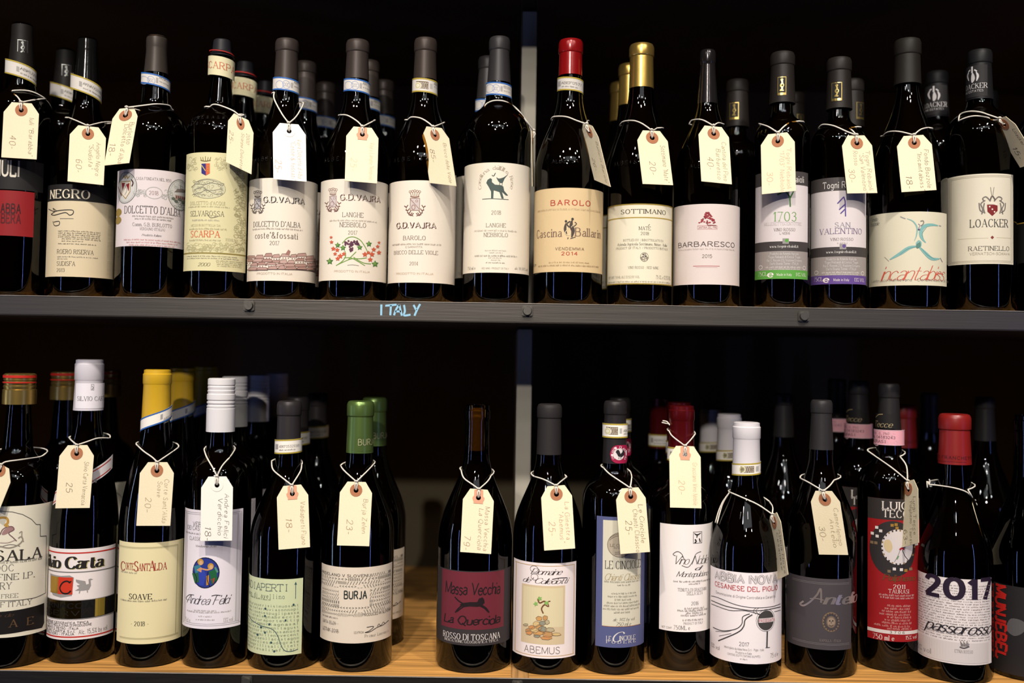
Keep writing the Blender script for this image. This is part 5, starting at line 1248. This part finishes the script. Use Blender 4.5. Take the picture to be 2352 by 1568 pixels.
# 6 green capsule
b = Bottle('wine bottle with metallic green capsule and beige label patterned with strokes', 819, 82, 920, 'burg', 1045, 1225, 30, 0)
b.capsule((98, 122, 62), 920, 31, 954, 31, 1038, .32, .55, bump=.1)
k = b.lab(820, 852, 1002, 1036, (100, 124, 64), 'capsule_print', R=31.2 * b.k, m=mat('foilcapsule_98_122_62', (98, 122, 62), .32, .55)); k.t('BURJA', 823, 858, 1015, 14, (176, 170, 130), 'sans')
l = b.lab(737, 899, 1303, 1477, (214, 198, 178)); BK = (84, 80, 72)
rnd = random.Random(9)
for i in range(12):
    st = ''.join(rnd.choice(['>>>>', '/////', '|||||||', '<<<<', '__', '\\\\\\\\', '<>', '///']) for _ in range(9)).replace('|', 'l')
    y = 1322 + i * 8.2
    if 4 <= i <= 8: l.t(st[:11], 741, 778, y, 6, (126, 120, 108), 'sansb', .8); l.t(st[11:22], 850, 894, y - 3, 6, (126, 120, 108), 'sansb', .8)
    else: l.t(('PRIDELANO V SLOVENIJI' if i == 0 else '') + st[:34 - (20 if i == 0 else 0)] + ('/PRODUCED IN SLOVENIA' if i == 11 else ''), 740, 896, y, 6, BK if i in (0, 11) else (120, 114, 102), 'sansb', .8)
l.t('BURJA', 791, 842, 1366, 17, (50, 56, 50), 'sansb', 1.1)
l.fine(742, 776, 1416, 4, GREY); l.t('SORTA: ZELEN', 742, 771, 1428, 7, BK, 'sans'); l.rect(742, 778, 1434, 1434.6, LG); l.t('LETNIK 2018', 742, 777, 1446, 8, BK, 'sans'); l.rect(742, 780, 1452, 1452.6, LG)
l.line([(842, 1440), (858, 1438), (848, 1448), (838, 1452), (850, 1450), (866, 1440), (880, 1434), (892, 1424)], 1.4, K); l.line([(866, 1438), (870, 1432), (874, 1436), (880, 1428), (884, 1432)], 1.2, K); l.t('OD/FROM', 813, 835, 1452, 5, BK, 'sans'); l.t('Primoz Lavrencic', 838, 892, 1456, 6, BK, 'mono'); finish(b); b56 = b
T[22] = tag(b, 'price tag of 23 hanging from the green capsule bottle', (819, 1106), (774, 1252), (848, 1254), 'ring', ['Burja Zelen'], '23-', [(782, 1068), (790, 1080), (817, 1103)], [(858, 1066), (845, 1080), (820, 1103)], ink_c=(160, 132, 100), pp=(.36, .60), fr=.036)
# 7 bare neck with a visible cork, wine red label
b57 = b = Bottle('amber wine bottle with bare neck showing its cork and wine-red cat label', 1089, 85, 928, 'burg', 1035, 1240, 28, 0, y0=.004, corked=True, gm=AMBER)
l = b.lab(1000, 1178, 1312, 1483, (52, 46, 46), th0=-1.3, th1=1.3)
MR = (112, 40, 50); l.rect(1015, 1157, 1314, 1446, MR, 1); MK = (34, 22, 24)
l.t('Massa Vecchia', 1024, 1147, 1353, 26, MK, 'handb', .95); l.t('La Querciola', 1021, 1147, 1425, 19, MK, 'handb', 1.1)
l.poly([(1062, 1384), (1080, 1382), (1096, 1382), (1100, 1374), (1108, 1371), (1112, 1376), (1113, 1384), (1106, 1391), (1096, 1393), (1078, 1392), (1064, 1394), (1056, 1388)], MK, False, 3)
for pts, w2 in (([(1045, 1370), (1052, 1378), (1064, 1386)], 3), ([(1064, 1388), (1054, 1396), (1046, 1406)], 3.4), ([(1070, 1390), (1060, 1396), (1050, 1404)], 2.4), ([(1104, 1388), (1116, 1396), (1123, 1406)], 3.4), ([(1100, 1390), (1112, 1396), (1120, 1404)], 2.4)): l.line(pts, w2, MK)
l.t('ROSSO DI TOSCANA', 1019, 1147, 1463, 13, (226, 214, 206), 'serifb', .9); l.t('INDICAZIONE GEOGRAFICA TIPICA', 1022, 1143, 1474, 5.5, (200, 188, 180), 'serifb', .9); finish(b)
T[23] = tag(b, 'price tag of 79 with pink patch, on the bare-necked bottle with visible cork', (1100, 1123), (1057, 1267), (1128, 1272), 'patch', ['Massa Vecchia', 'La Querciola'], '79-', [(1059, 1079), (1065, 1097), (1085, 1112), (1099, 1121)], [(1128, 1092), (1120, 1105), (1101, 1121)], ink_c=(170, 136, 110), pp=(.20, .74), lh=1.1, fr=.038)
# 8 vine on stones
b58 = b = Bottle('wine bottle with matt black capsule, white label of a small vine on stones', 1256, 79, 927, 'burg', 1045, 1225, 28, 0)
b.capsule((40, 36, 35), 927, 28.5, 958, 27, 1042, .6, 0, bump=.3)
l = b.lab(1179, 1322, 1293, 1512, (230, 216, 210)); OR = (206, 160, 84)
l.frame(1184, 1318, 1299, 1507, 1.1, OR); l.t('Domaine', 1220, 1288, 1313, 13, (56, 50, 50), 'script', .9); l.t("de' Colleciotti", 1201, 1301, 1334, 12, (56, 50, 50), 'script', .9); l.ell(1227, 1306, 9, 7, (110, 104, 104), 1, 3); l.ell(1228, 1324, 8, 7, (110, 104, 104), 1, 3); l.line([(1268, 1330), (1284, 1327), (1303, 1326)], 1.6, K)
l.rect(1198, 1297, 1345, 1480, (220, 196, 156), 1); l.rect(1202, 1293, 1350, 1440, (228, 212, 170), 2)
for pts, w2 in (([(1248, 1408), (1244, 1398), (1248, 1390), (1254, 1386), (1250, 1380), (1240, 1384), (1236, 1376), (1240, 1370)], 3), ([(1252, 1388), (1260, 1392), (1258, 1382), (1264, 1380)], 2.4)): l.line(pts, w2, (120, 76, 46), layer=5)
for x, y in ((1240, 1374), (1231, 1386), (1255, 1384)):
    pts = [(x + (6 if i % 2 else 3.2) * math.cos(i * .628), y + (6 if i % 2 else 3.2) * math.sin(i * .628)) for i in range(10)]; l.poly(pts, (140, 186, 96), False, 6)
rnd = random.Random(12); SCs = [(214, 160, 96), (200, 150, 96), (222, 190, 130), (150, 148, 128), (190, 176, 140), (216, 150, 90)]
for i, (x, y, rx, ry) in enumerate([(1238, 1420, 8, 6), (1252, 1418, 7, 6), (1232, 1432, 9, 7), (1246, 1430, 8, 6), (1256, 1428, 6, 6), (1222, 1440, 9, 5), (1238, 1440, 9, 6), (1214, 1446, 8, 4), (1228, 1446, 12, 6), (1246, 1444, 11, 7), (1262, 1446, 12, 6), (1216, 1452, 8, 5), (1238, 1452, 14, 6), (1258, 1456, 14, 8), (1278, 1456, 12, 4), (1234, 1460, 8, 4), (1208, 1434, 6, 2.6), (1256, 1464, 14, 5)]):
    pts = [(x + rx * math.cos(a) * rnd.uniform(.8, 1.1), y + ry * math.sin(a) * rnd.uniform(.8, 1.1)) for a in [j * 1.047 + .3 for j in range(6)]]
    l.poly(pts, SCs[i % 6], False, 3 + i % 3); l.line(pts, .8, (140, 110, 80), False, True, 6)
l.t('ABEMUS', 1205, 1285, 1493, 15, (120, 108, 104), 'sans', .8); finish(b)
T[24] = tag(b, 'price tag of 25 above the label of the small vine on stones', (1277, 1115), (1250, 1264), (1321, 1259), 'ring', ['La Ginestra', '   "Abemus"'], '25-', [(1227, 1094), (1250, 1101), (1275, 1112)], [(1302, 1095), (1290, 1104), (1278, 1112)], ink_c=(196, 156, 124), pp=(.30, .56), lh=1.1, fr=.036)
# 9 blue edged label, round rooster seal
b59 = b = Bottle('wine bottle with blue bordered label and round red rooster seal on the capsule', 1408, 72, 920, 'bord', 1072, 1150, 28, 0)
b.capsule((40, 36, 36), 920, 26.5, 950, 27.5, 1062, .42, .1); b.caphw = 27.5
docstrip(b, 1390, 1448, 973, 1006, 'gold', 0, 'ABKS205', True, -.05)
k = b.lab(1401, 1443, 1022, 1064, (150, 20, 62), 'rooster_seal', R=29.0 * b.k, round_c=.0092); MG = (166, 26, 70)
k.ell(1422, 1043, 12.5, 13, (226, 214, 210), 0, 2)
k.poly([(1416, 1034), (1420, 1032), (1423, 1036), (1425, 1042), (1429, 1038), (1430, 1032), (1434, 1036), (1433, 1045), (1427, 1050), (1420, 1048), (1417, 1042), (1414, 1038)], (40, 34, 36), False, 3); k.line([(1422, 1049), (1421, 1054)], 1.2, K); k.line([(1425, 1049), (1426, 1054)], 1.2, K)
for i, chh in enumerate('CHIANTI CLASSICO'):
    a = math.radians(212 - 244 * i / 15); x, y = 1422 + 15.6 * math.cos(a), 1043 - 16.4 * math.sin(a)
    if chh != ' ': k.t(chh, x - 1.8, x + 1.8, y, 5, (236, 214, 216), 'sansb', .8, rot=a - math.pi / 2)
BL = (82, 86, 124)
l = b.lab(1369, 1480, 1187, 1487, BL); l.rect(1384, 1471, 1195, 1438, (222, 214, 190), 1); l.rect(1384, 1471, 1438, 1439, (190, 130, 90), 3)
l.ell(1425, 1251, 29, 27, (186, 172, 150), 0, 2); l.ell(1425, 1251, 29, 27, (120, 106, 90), 1, 3)
for dy in (0, 4): l.line([(1400, 1240 - dy), (1410, 1233 - dy), (1424, 1230 - dy), (1444, 1236 - dy)], 1, (120, 106, 90), layer=4); l.line([(1412, 1272 - dy), (1430, 1270 - dy), (1446, 1262 - dy)], 1, (120, 106, 90), layer=4)
l.t('LE CINCIOLE', 1402, 1452, 1252, 6, (96, 84, 72), layer=5); l.fine(1410, 1440, 1258, 3, GREY)
l.t('LE CINCIOLE', 1391, 1470, 1297, 18, (62, 56, 54), 'serifb', .75); l.t('Chianti Classico', 1388, 1468, 1325, 15, (176, 154, 110), 'script', .9)
l.fine(1388, 1468, 1336, 4, GREY); l.fine(1418, 1446, 1343, 4, GREY)
for i, (x0, x1) in enumerate(((1404, 1460), (1396, 1462), (1412, 1450), (1394, 1466), (1387, 1468), (1385, 1466), (1410, 1448))): l.fine(x0, x1, 1362 + i * 7.3, 4.4, (130, 122, 108), i)
l.t('alc. 14% by vol', 1408, 1456, 1422, 7, GREY, 'ital'); l.t('750 ml e', 1414, 1448, 1433, 8, (110, 102, 90), 'ital')
l.t('LE', 1393, 1403, 1465, 10, (224, 216, 208), 'serifb'); l.t('C', 1404, 1424, 1462, 22, (224, 216, 208), 'script', 1.2); l.t('INCIOLE', 1423, 1458, 1464, 10, (224, 216, 208), 'serifb', .9); l.t('P O D E R E', 1393, 1459, 1474, 6.5, (224, 216, 208), 'serifb', .8); finish(b)
T[25] = tag(b, 'price tag of 25 on the rooster seal bottle, covering its round crest', (1447, 1120), (1425, 1272), (1493, 1267), 'ring', ['Le Cinciole', ' Chianti Classico'], '25-', [(1386, 1074), (1400, 1088), (1425, 1105), (1445, 1118)], [(1448, 1083), (1451, 1096), (1447, 1118)], ink_c=(140, 116, 92), pp=(.36, .50), lh=1.1)
# 10 red capsule, white label
b60 = b = Bottle('wine bottle with dark red metallic capsule and plain white script label', 1561, 72, 931, 'bord', 1090, 1165, 29, 0, y0=.016)
b.capsule((98, 15, 18), 931, 30, 964, 30, 1062, .28, .45, 'plain', bump=.1)
docstrip(b, 1535, 1598, 1028, 1060, 'gold', 0, 'ABKC229', False)
l = b.lab(1515, 1638, 1205, 1451, (230, 220, 214)); VK = (84, 78, 78)
l.frame(1592, 1612, 1221, 1248, 1, K); l.line([(1594, 1224), (1601, 1228), (1610, 1223)], 3, K, taper=True); l.line([(1602, 1226), (1600, 1234)], 2.4, K); l.line([(1596, 1238), (1599, 1243), (1595, 1246)], 3, K); l.line([(1606, 1236), (1608, 1244)], 3, K)
l.t('Vino Nobile', 1546, 1624, 1286, 19, VK, 'script', .75); l.line([(1552, 1276), (1546, 1272), (1556, 1266), (1566, 1272), (1572, 1286)], 1.4, VK); l.line([(1566, 1298), (1580, 1302), (1590, 1290), (1598, 1272), (1610, 1266)], 1.3, VK); l.t('di', 1595, 1606, 1304, 9, VK, 'script', 1.4); l.t('Montepulciano', 1554, 1625, 1318, 12, VK, 'script', .95)
l.fine(1547, 1630, 1335, 4, GREY); l.fine(1582, 1608, 1340, 3.4, GREY); l.t('TENUTA DI GRACCIANO', 1557, 1622, 1354, 7, VK); l.t('DELLA SETA', 1578, 1613, 1362, 7, VK); l.t('2016', 1588, 1604, 1385, 8, VK)
for i, (x0, x1) in enumerate(((1572, 1616), (1556, 1624), (1576, 1612), (1564, 1622))): l.fine(x0, x1, 1396 + i * 5.4, 4.6, GREY, i, .9)
l.fine(1568, 1614, 1423, 5, GREY); l.t('PRODUCT OF ITALY', 1570, 1614, 1431, 5, VK); l.t('NET CONT.', 1520, 1544, 1440, 4.5, GREY, 'sans'); l.t('750ML e', 1547, 1584, 1441, 9, VK, 'serif'); finish(b)
T[26] = tag(b, 'price tag of 20 with pink patch tied over the dark red capsule', (1573, 1024), (1539, 1165), (1611, 1167), 'patch', ['Gracciano Vino Nobile'], '20-', [(1537, 990), (1545, 1002), (1571, 1022)], [(1597, 996), (1588, 1008), (1574, 1022)], ink_c=(206, 172, 130), pp=(.38, .56), lh=.85, gap=(.002, .006), tail=[[(1538, 976), (1532, 968), (1522, 966)], [(1538, 974), (1530, 972), (1520, 970)]])
# 11 white capsule, road drawing
b61 = b = Bottle('wine bottle with white capsule and white label of a road and round sign', 1712, 80, 969, 'burg', 1095, 1270, 30, 0, y0=-.009)
b.capsule((230, 222, 222), 969, 31.5, 1006, 31, 1072, .42, 0, 'plain', bump=.1)
docstrip(b, 1688, 1753, 1064, 1092, 'gold', 4, 'ABAB', True, .12)
l = b.lab(1631, 1795, 1315, 1524, (232, 220, 218))
l.t('ABBIA NOVA', 1643, 1784, 1330, 18, (96, 90, 88), 'fat', 1.0, 3); l.t('ABBIA NOVA', 1643, 1784, 1330, 18, (232, 220, 218), 'fat', .62, 4)
l.t('CESANESE DEL PIGLIO', 1643, 1785, 1352, 10.5, (196, 66, 66), 'sansb', .8); l.t('Denominazione di Origine Controllata e Garantita', 1645, 1780, 1371, 6, (126, 118, 116), 'sans')
for pts, w2 in (([(1634, 1368), (1650, 1372), (1690, 1388), (1730, 1395), (1770, 1393), (1792, 1386)], 1.4), ([(1634, 1378), (1670, 1392), (1720, 1401), (1752, 1401), (1792, 1393)], 1.8), ([(1634, 1386), (1676, 1401), (1712, 1402), (1748, 1411), (1740, 1410)], 1.4), ([(1778, 1404), (1792, 1400)], 1.2), ([(1722, 1409), (1706, 1416), (1704, 1432), (1690, 1444), (1660, 1448), (1638, 1440)], 1.8), ([(1728, 1411), (1712, 1422), (1708, 1438), (1694, 1452), (1650, 1471)], 2.4), ([(1644, 1449), (1670, 1450), (1696, 1441)], .9), ([(1652, 1460), (1680, 1454)], .9), ([(1736, 1396), (1730, 1402), (1736, 1410)], 1), ([(1742, 1396), (1736, 1402), (1742, 1410)], 1)): l.line(pts, w2, (70, 66, 64))
l.ell(1760, 1424, 21, 24, (120, 116, 112), 1, 2); l.ell(1760, 1424, 18.5, 21.5, (74, 70, 66), 0, 3); l.rect(1742, 1779, 1419, 1429, (232, 220, 218), 4); l.t('PASSEGIATA', 1743, 1778, 1424, 7, (190, 60, 60), 'sansb', .8, layer=6)
l.line([(1762, 1450), (1761, 1486)], 4, (80, 76, 72), False); l.line([(1758, 1487), (1768, 1486)], 1.4, K)
l.t('2017', 1698, 1720, 1479, 8.5, (96, 90, 88), 'sans'); l.t('Imbottigliato da Abbia Nova S.r.l. - Piglio - Italia', 1664, 1754, 1491, 5, GREY, 'sans'); l.t('Prodotto in Italia', 1690, 1726, 1499, 5, GREY, 'sans'); l.t('CONTIENE SOLFITI CONTAINS SULPHITES', 1671, 1746, 1506, 4.4, GREY, 'sans'); l.fine(1700, 1716, 1513, 3, GREY)
l.t('13% vol', 1634, 1653, 1484, 9, GREY, 'sans'); l.t('75 cl e', 1769, 1786, 1503, 9, GREY, 'sans'); finish(b)
T[27] = tag(b, 'narrow price tag of 24 turned sideways, right of the road and sign label', (1776, 1180), (1783, 1333), (1810, 1319), 'ring', ['Abbia Nova', 'Cesanese'], '-24', [(1676, 1130), (1700, 1140), (1740, 1158), (1773, 1180)], [(1767, 1151), (1775, 1165), (1776, 1180)], yaw=-1, gap=(-.006, .000), back=True, ink_c=(110, 96, 80), tail=[[(1676, 1130), (1662, 1152), (1654, 1175), (1647, 1202)], [(1676, 1130), (1660, 1152), (1650, 1175), (1643, 1200)]], pp=(.2, .48), lh=1.5)
# 12 black label
b62 = b = Bottle('wine bottle with charcoal label, metallic script and round face medallion', 1885, 79, 918, 'burg', 1040, 1235, 27, 0, y0=.003)
b.capsule((48, 45, 45), 918, 24.5, 947, 25.5, 1031, .45, .1, bump=.3)
l = b.lab(1806, 1955, 1328, 1491, (68, 62, 64))
for y in (1337, 1340, 1476, 1479): l.rect(1820, 1950, y, y + .8, (126, 118, 118), 2)
SV = mat('silver_print', (190, 172, 164), .35, .7)
l.line([(1846, 1380), (1838, 1386), (1846, 1390), (1860, 1382), (1876, 1366), (1885, 1352), (1886, 1384)], 4, SV, k=7); l.line([(1860, 1374), (1876, 1374), (1892, 1378)], 2.4, SV); l.t('ntelio', 1894, 1966, 1375, 24, SV, 'ital', 2.2)
BZ = mat('bronze_print', (170, 140, 110), .45, .6)
l.ell(1909, 1428, 18, 20, BZ, 3.6, 2); l.ell(1909, 1428, 11, 13, (120, 100, 84), 0, 3); l.ell(1909, 1428, 8.5, 10, (154, 132, 112), 0, 4)
for x in (1905.5, 1912.5): l.ell(x, 1425, 1.6, 1.6, (50, 44, 42), 0, 6)
l.line([(1909, 1426), (1909, 1431)], 1.4, (90, 76, 66), layer=6); l.line([(1904, 1434), (1909, 1437), (1914, 1434)], 1.3, (60, 50, 46), layer=6)
for i in range(18): a = i * math.pi / 9; l.line([(1909 + 19 * math.cos(a), 1428 + 21 * math.sin(a)), (1909 + 15.5 * math.cos(a), 1428 + 17 * math.sin(a))], 2, (74, 64, 60), False, layer=5)
l.t('RAPOLLA - ITALIA', 1883, 1931, 1471, 5.5, (140, 124, 116), 'serif'); finish(b)
T[28] = tag(b, 'price tag of 30 over the charcoal label with the face medallion', (1892, 1127), (1881, 1273), (1948, 1274), 'ring', ['Camerlengo', '   Antelio'], '30-', [(1838, 1098), (1860, 1109), (1891, 1125)], [(1916, 1102), (1905, 1116), (1893, 1125)], ink_c=(176, 154, 118), pp=(.24, .56), lh=1.2, fr=.036, yaw=-1)
# 13 tall red label with the dial
b63 = b = Bottle('wine bottle with pink neck strip and tall red label under a black and white dial', 2041, 68.5, 880, 'bord', 1038, 1118, 28, 0, y0=.022)
b.capsule((40, 37, 36), 880, 24, 912, 27, 1000, .45, .1)
k = b.lab(2008, 2056, 950, 984, (60, 55, 52), 'capsule_print', R=28.4 * b.k, m=mat('foilcapsule_40_37_36', (64, 58, 56), .45, .1)); k.line([(2010, 961), (2018, 952), (2028, 951)], 1.6, (170, 150, 110)); k.t('Tecce', 2010, 2048, 974, 14, (176, 156, 116), 'ital', 1.0)
s = b.band(1997, 2064, 987, 1022, (226, 160, 170), 0, ((236, 190, 196), 1.5)); s.t('LITRI 0,750', 2005, 2042, 995, 5, (110, 70, 76), 'mono'); s.t('AAA 04183243', 2005, 2056, 1004, 6, (90, 54, 60), 'mono', 1.2); s.t('TAURASI', 2005, 2036, 1013, 6, (100, 60, 66), 'mono', 1.2)
veins(s, 1998, 2062, 990, 1020, (236, 186, 192), 24, 3, 4)
l = b.lab(1993, 2112, 1146, 1473, (142, 20, 24)); l.rect(None, None, 1146, 1194, (52, 46, 44), 1, True); LC = (226, 214, 204)
l.t('LUIGI', 2028, 2090, 1161, 17, LC, 'serifb', .9); l.t('TECCE', 2028, 2096, 1180, 17, LC, 'serifb', .9)
l.ell(2052, 1260, 56, 61, (50, 44, 44), 0, 2, 40); l.ell(2063, 1256, 37, 39, (222, 210, 206), 0, 3, 36)
for i in range(26):
    a = i * math.pi / 13; l.rect(2063 + 37 * math.cos(a) - 1.8, 2063 + 37 * math.cos(a) + 1.8, 1256 - 39 * math.sin(a) - 2, 1256 - 39 * math.sin(a) + 2, (60, 50, 46) if i % 3 else (150, 120, 80), 5)
for x, y, c2 in ((2014, 1214, 0), (2023, 1221, 0), (2015, 1234, 0), (2004, 1229, 0), (2003, 1250, 1), (2012, 1250, 1), (2049, 1206, 2), (2058, 1204, 2), (2060, 1212, 2), (2054, 1306, 0), (2070, 1307, 0), (2042, 1312, 1), (2080, 1309, 2), (2091, 1306, 1), (2104, 1250, 0)): l.rect(x - 3.6, x + 3.6, y - 3.2, y + 3.2, ((226, 214, 206), (130, 106, 80), (160, 120, 50))[c2], 5)
l.poly([(2034, 1240), (2044, 1240), (2050, 1256), (2044, 1268), (2034, 1262), (2030, 1250)], (214, 190, 146), True, 5); l.line([(2068, 1260), (2062, 1276), (2054, 1290)], 1, (120, 110, 110), layer=5); l.line([(2072, 1262), (2078, 1276), (2086, 1286)], 1.6, (70, 60, 60), layer=5); l.line([(2066, 1262), (2072, 1258), (2076, 1262)], 4, (170, 30, 40), layer=6); l.line([(2064, 1276), (2060, 1284)], 2, (90, 150, 90), layer=6)
l.t('Poliphemo', 2028, 2100, 1327, 14, (104, 64, 34), 'ital', 1.6); l.t('2011', 2052, 2078, 1347, 9, LC, 'serifb', .9); l.t('TAURASI', 2041, 2087, 1358, 9, LC, 'serif', 1.1)
l.fine(2019, 2098, 1367, 4.5, (210, 170, 164)); l.fine(2022, 2098, 1373, 4.5, (210, 170, 164))
for i in range(9): l.fine(2038 - (i % 4) * 6 - (12 if i == 7 else 0), 2092 - (i % 2) * 3, 1391 + i * 6.6, 5, (206, 150, 140), i, .9)
l.rect(None, None, 1448, 1456, (222, 208, 200), 2, True); l.t('3 7 0 6', 2044, 2077, 1452, 5, K, 'sans', layer=5); l.t('750 ml e', 2005, 2053, 1463, 11, LC, 'serifb', .9); l.t('15% vol', 2080, 2104, 1463, 8, LC, 'serifb', .8); finish(b)
T[29] = tag(b, 'price tag of 63 partly turned, covering the dial on the tall red label', (2087, 1104), (2068, 1258), (2110, 1246), 'ring', ['Luigi Tecce', '"Poliphemo" Taurasi'], '63-', [(1993, 1035), (2010, 1047), (2050, 1075), (2085, 1102)], [(2067, 1048), (2082, 1070), (2087, 1102)], yaw=-1, ink_c=(110, 90, 74), lh=1.1, pp=(.30, .74))
# 14 red capsule, 2017
b64 = b = Bottle('wine bottle with orange-red capsule and white label under a huge 2017', 2193, 80, 950, 'burg', 1090, 1290, 33, 0, y0=-.008)
b.capsule((140, 30, 26), 950, 35, 985, 36, 1064, .38, .05, 'foil', bump=.1)
k = b.lab(2146, 2219, 1044, 1060, (140, 30, 26), 'capsule_print', R=36.3 * b.k, m=mat('foilcapsule_140_30_26', (140, 30, 26), .38, .05)); k.t('VINI FRANCHETTI', 2150, 2232, 1051, 7, (70, 20, 22), 'wide')
l = b.lab(2102, 2277, 1328, 1524, (224, 212, 206))
for i in range(22): l.fine(2110, 2272, 1344 + i * 5.9, 2.6, (140, 126, 126) if i % 2 else (170, 156, 152), i, 1.3)
l.t('2017', 2129, 2274, 1352, 43, (44, 30, 48), 'sansb', 1.35, layer=5)
l.t('passorosso', 2127, 2274, 1442, 26, (50, 44, 48), 'script', 1.2, layer=5)
l.rect(2112, 2270, 1474, 1520, (224, 212, 206), 4)
for i in range(9): l.line([(2206 + i * 2.4, 1472 + (i % 3) * 3), (2208 + i * 2, 1484)], 1.4, (100, 92, 92), False, layer=5)
l.line([(2204, 1485), (2214, 1488), (2226, 1484)], 3, (90, 82, 84), layer=5); l.t('ETNA ROSSO', 2193, 2234, 1496, 7, (96, 88, 90), 'serif', layer=5); l.fine(2182, 2243, 1503, 4.4, GREY); l.fine(2146, 2262, 1510, 3, LG); l.fine(2150, 2254, 1515, 3, LG); l.t('14,5% vol', 2105, 2138, 1488, 11, (140, 130, 130), 'serif', layer=5); finish(b)
T[30] = tag(b, 'edge-on price tag on the right of the orange-red capsule bottle', (2234, 1150), (2277, 1297), (2281, 1296), 'ring', [], '', [(2133, 1112), (2160, 1115), (2195, 1121), (2222, 1131), (2232, 1146)], [(2223, 1124), (2230, 1136), (2233, 1147)], yaw=1, dz=-.006, back=True, tail=[[(2133, 1112), (2129, 1105), (2130, 1120)], [(2133, 1112), (2136, 1106), (2134, 1100)]])
# 15 black bottle, red vertical writing, cut by the frame
b65 = b = Bottle('bottle at the lower right edge with bare neck and red writing running down', 2360, 82, 952, 'burg', 1075, 1290, 28, 0, corked=True, gm=glass('dark_glass', (.05, .045, .03)))
l = b.lab(2274, 2440, 1350, 1555, (36, 32, 32), th0=-1.45, th1=1.4); l.tv('MUNJEBEL', 2299, 1344, 1512, 27, (206, 40, 34), 'fat', wm=1.0); l.poly([(2322, 1420), (2352, 1428), (2352, 1450), (2330, 1460), (2312, 1444)], (96, 92, 92), True, 2); finish(b)

# ------------------------------------------------------------------ rows behind on the lower shelf
G2 = 'bottles in the rows behind on the lower shelf'
behind(b51, 152, 862, .100, 'second row gold screw cap left of the white capsule with grey lettering', G2)
behind(b51, 247, 856, .185, 'third row gold screw cap right of the white capsule with grey lettering', G2)
behind(b53, 419, 850, .104, 'second row bottle with yellow capsule, just right of the front yellow one', G2)
behind(b53, 474, 845, .192, 'third row yellow capsule left of the front white screw cap', G2)
behind(b54, 540, 870, .073, 'second white screw cap, half hidden by the front white one', G2)
behind(b54, 592, 862, .160, 'third white screw cap, counting back from the front one', G2)
behind(b54, 636, 855, .25, 'fourth and farthest white screw cap, dim at the back', G2)
behind(b55, 685, 915, .092, 'second row bottle whose gold edged strip peeks right of the pale green label bottle neck', G2)
behind(b55, 730, 905, .185, 'third row dim bottle between the pale green label and green capsule bottles', G2)
behind(b56, 861, 915, .083, 'second bottle with metallic green capsule, right behind the front one', G2)
behind(b59, 1424, 912, .080, 'bottle directly behind the rooster seal one, only its capsule top showing', G2)
behind(b60, 1560, 922, .078, 'second dark red capsule directly behind the front dark red one', G2)
behind(b60, 1518, 912, .17, 'dim dark red capsule at the back, left of the front dark red one', G2)
behind(b61, 1675, 952, .145, 'second white capsule left of the front one with the road label', G2)
behind(b61, 1634, 942, .25, 'third white capsule, farthest left of the row', G2)
behind(b63, 1972, 888, .088, 'second bottle with pink neck strip, left of the front pink strip bottle', G2)
behind(b63, 1922, 890, .185, 'third bottle with pink neck strip, farthest back and dim', G2)
behind(b64, 2074, 942, .19, 'second orange-red capsule, right of the front pink neck strip', G2)
behind(b62, 1800, 930, .16, 'dark capped bottle at the back, between the road label and the charcoal label', G2, skip=('front_label',))
behind(b62, 2135, 930, .27, 'dark bottle at the back, left of the orange-red capsule', G2, skip=('front_label',))
behind(b62, 2262, 930, .15, 'dark bottle at the back, right of the orange-red capsule', G2, skip=('front_label',))
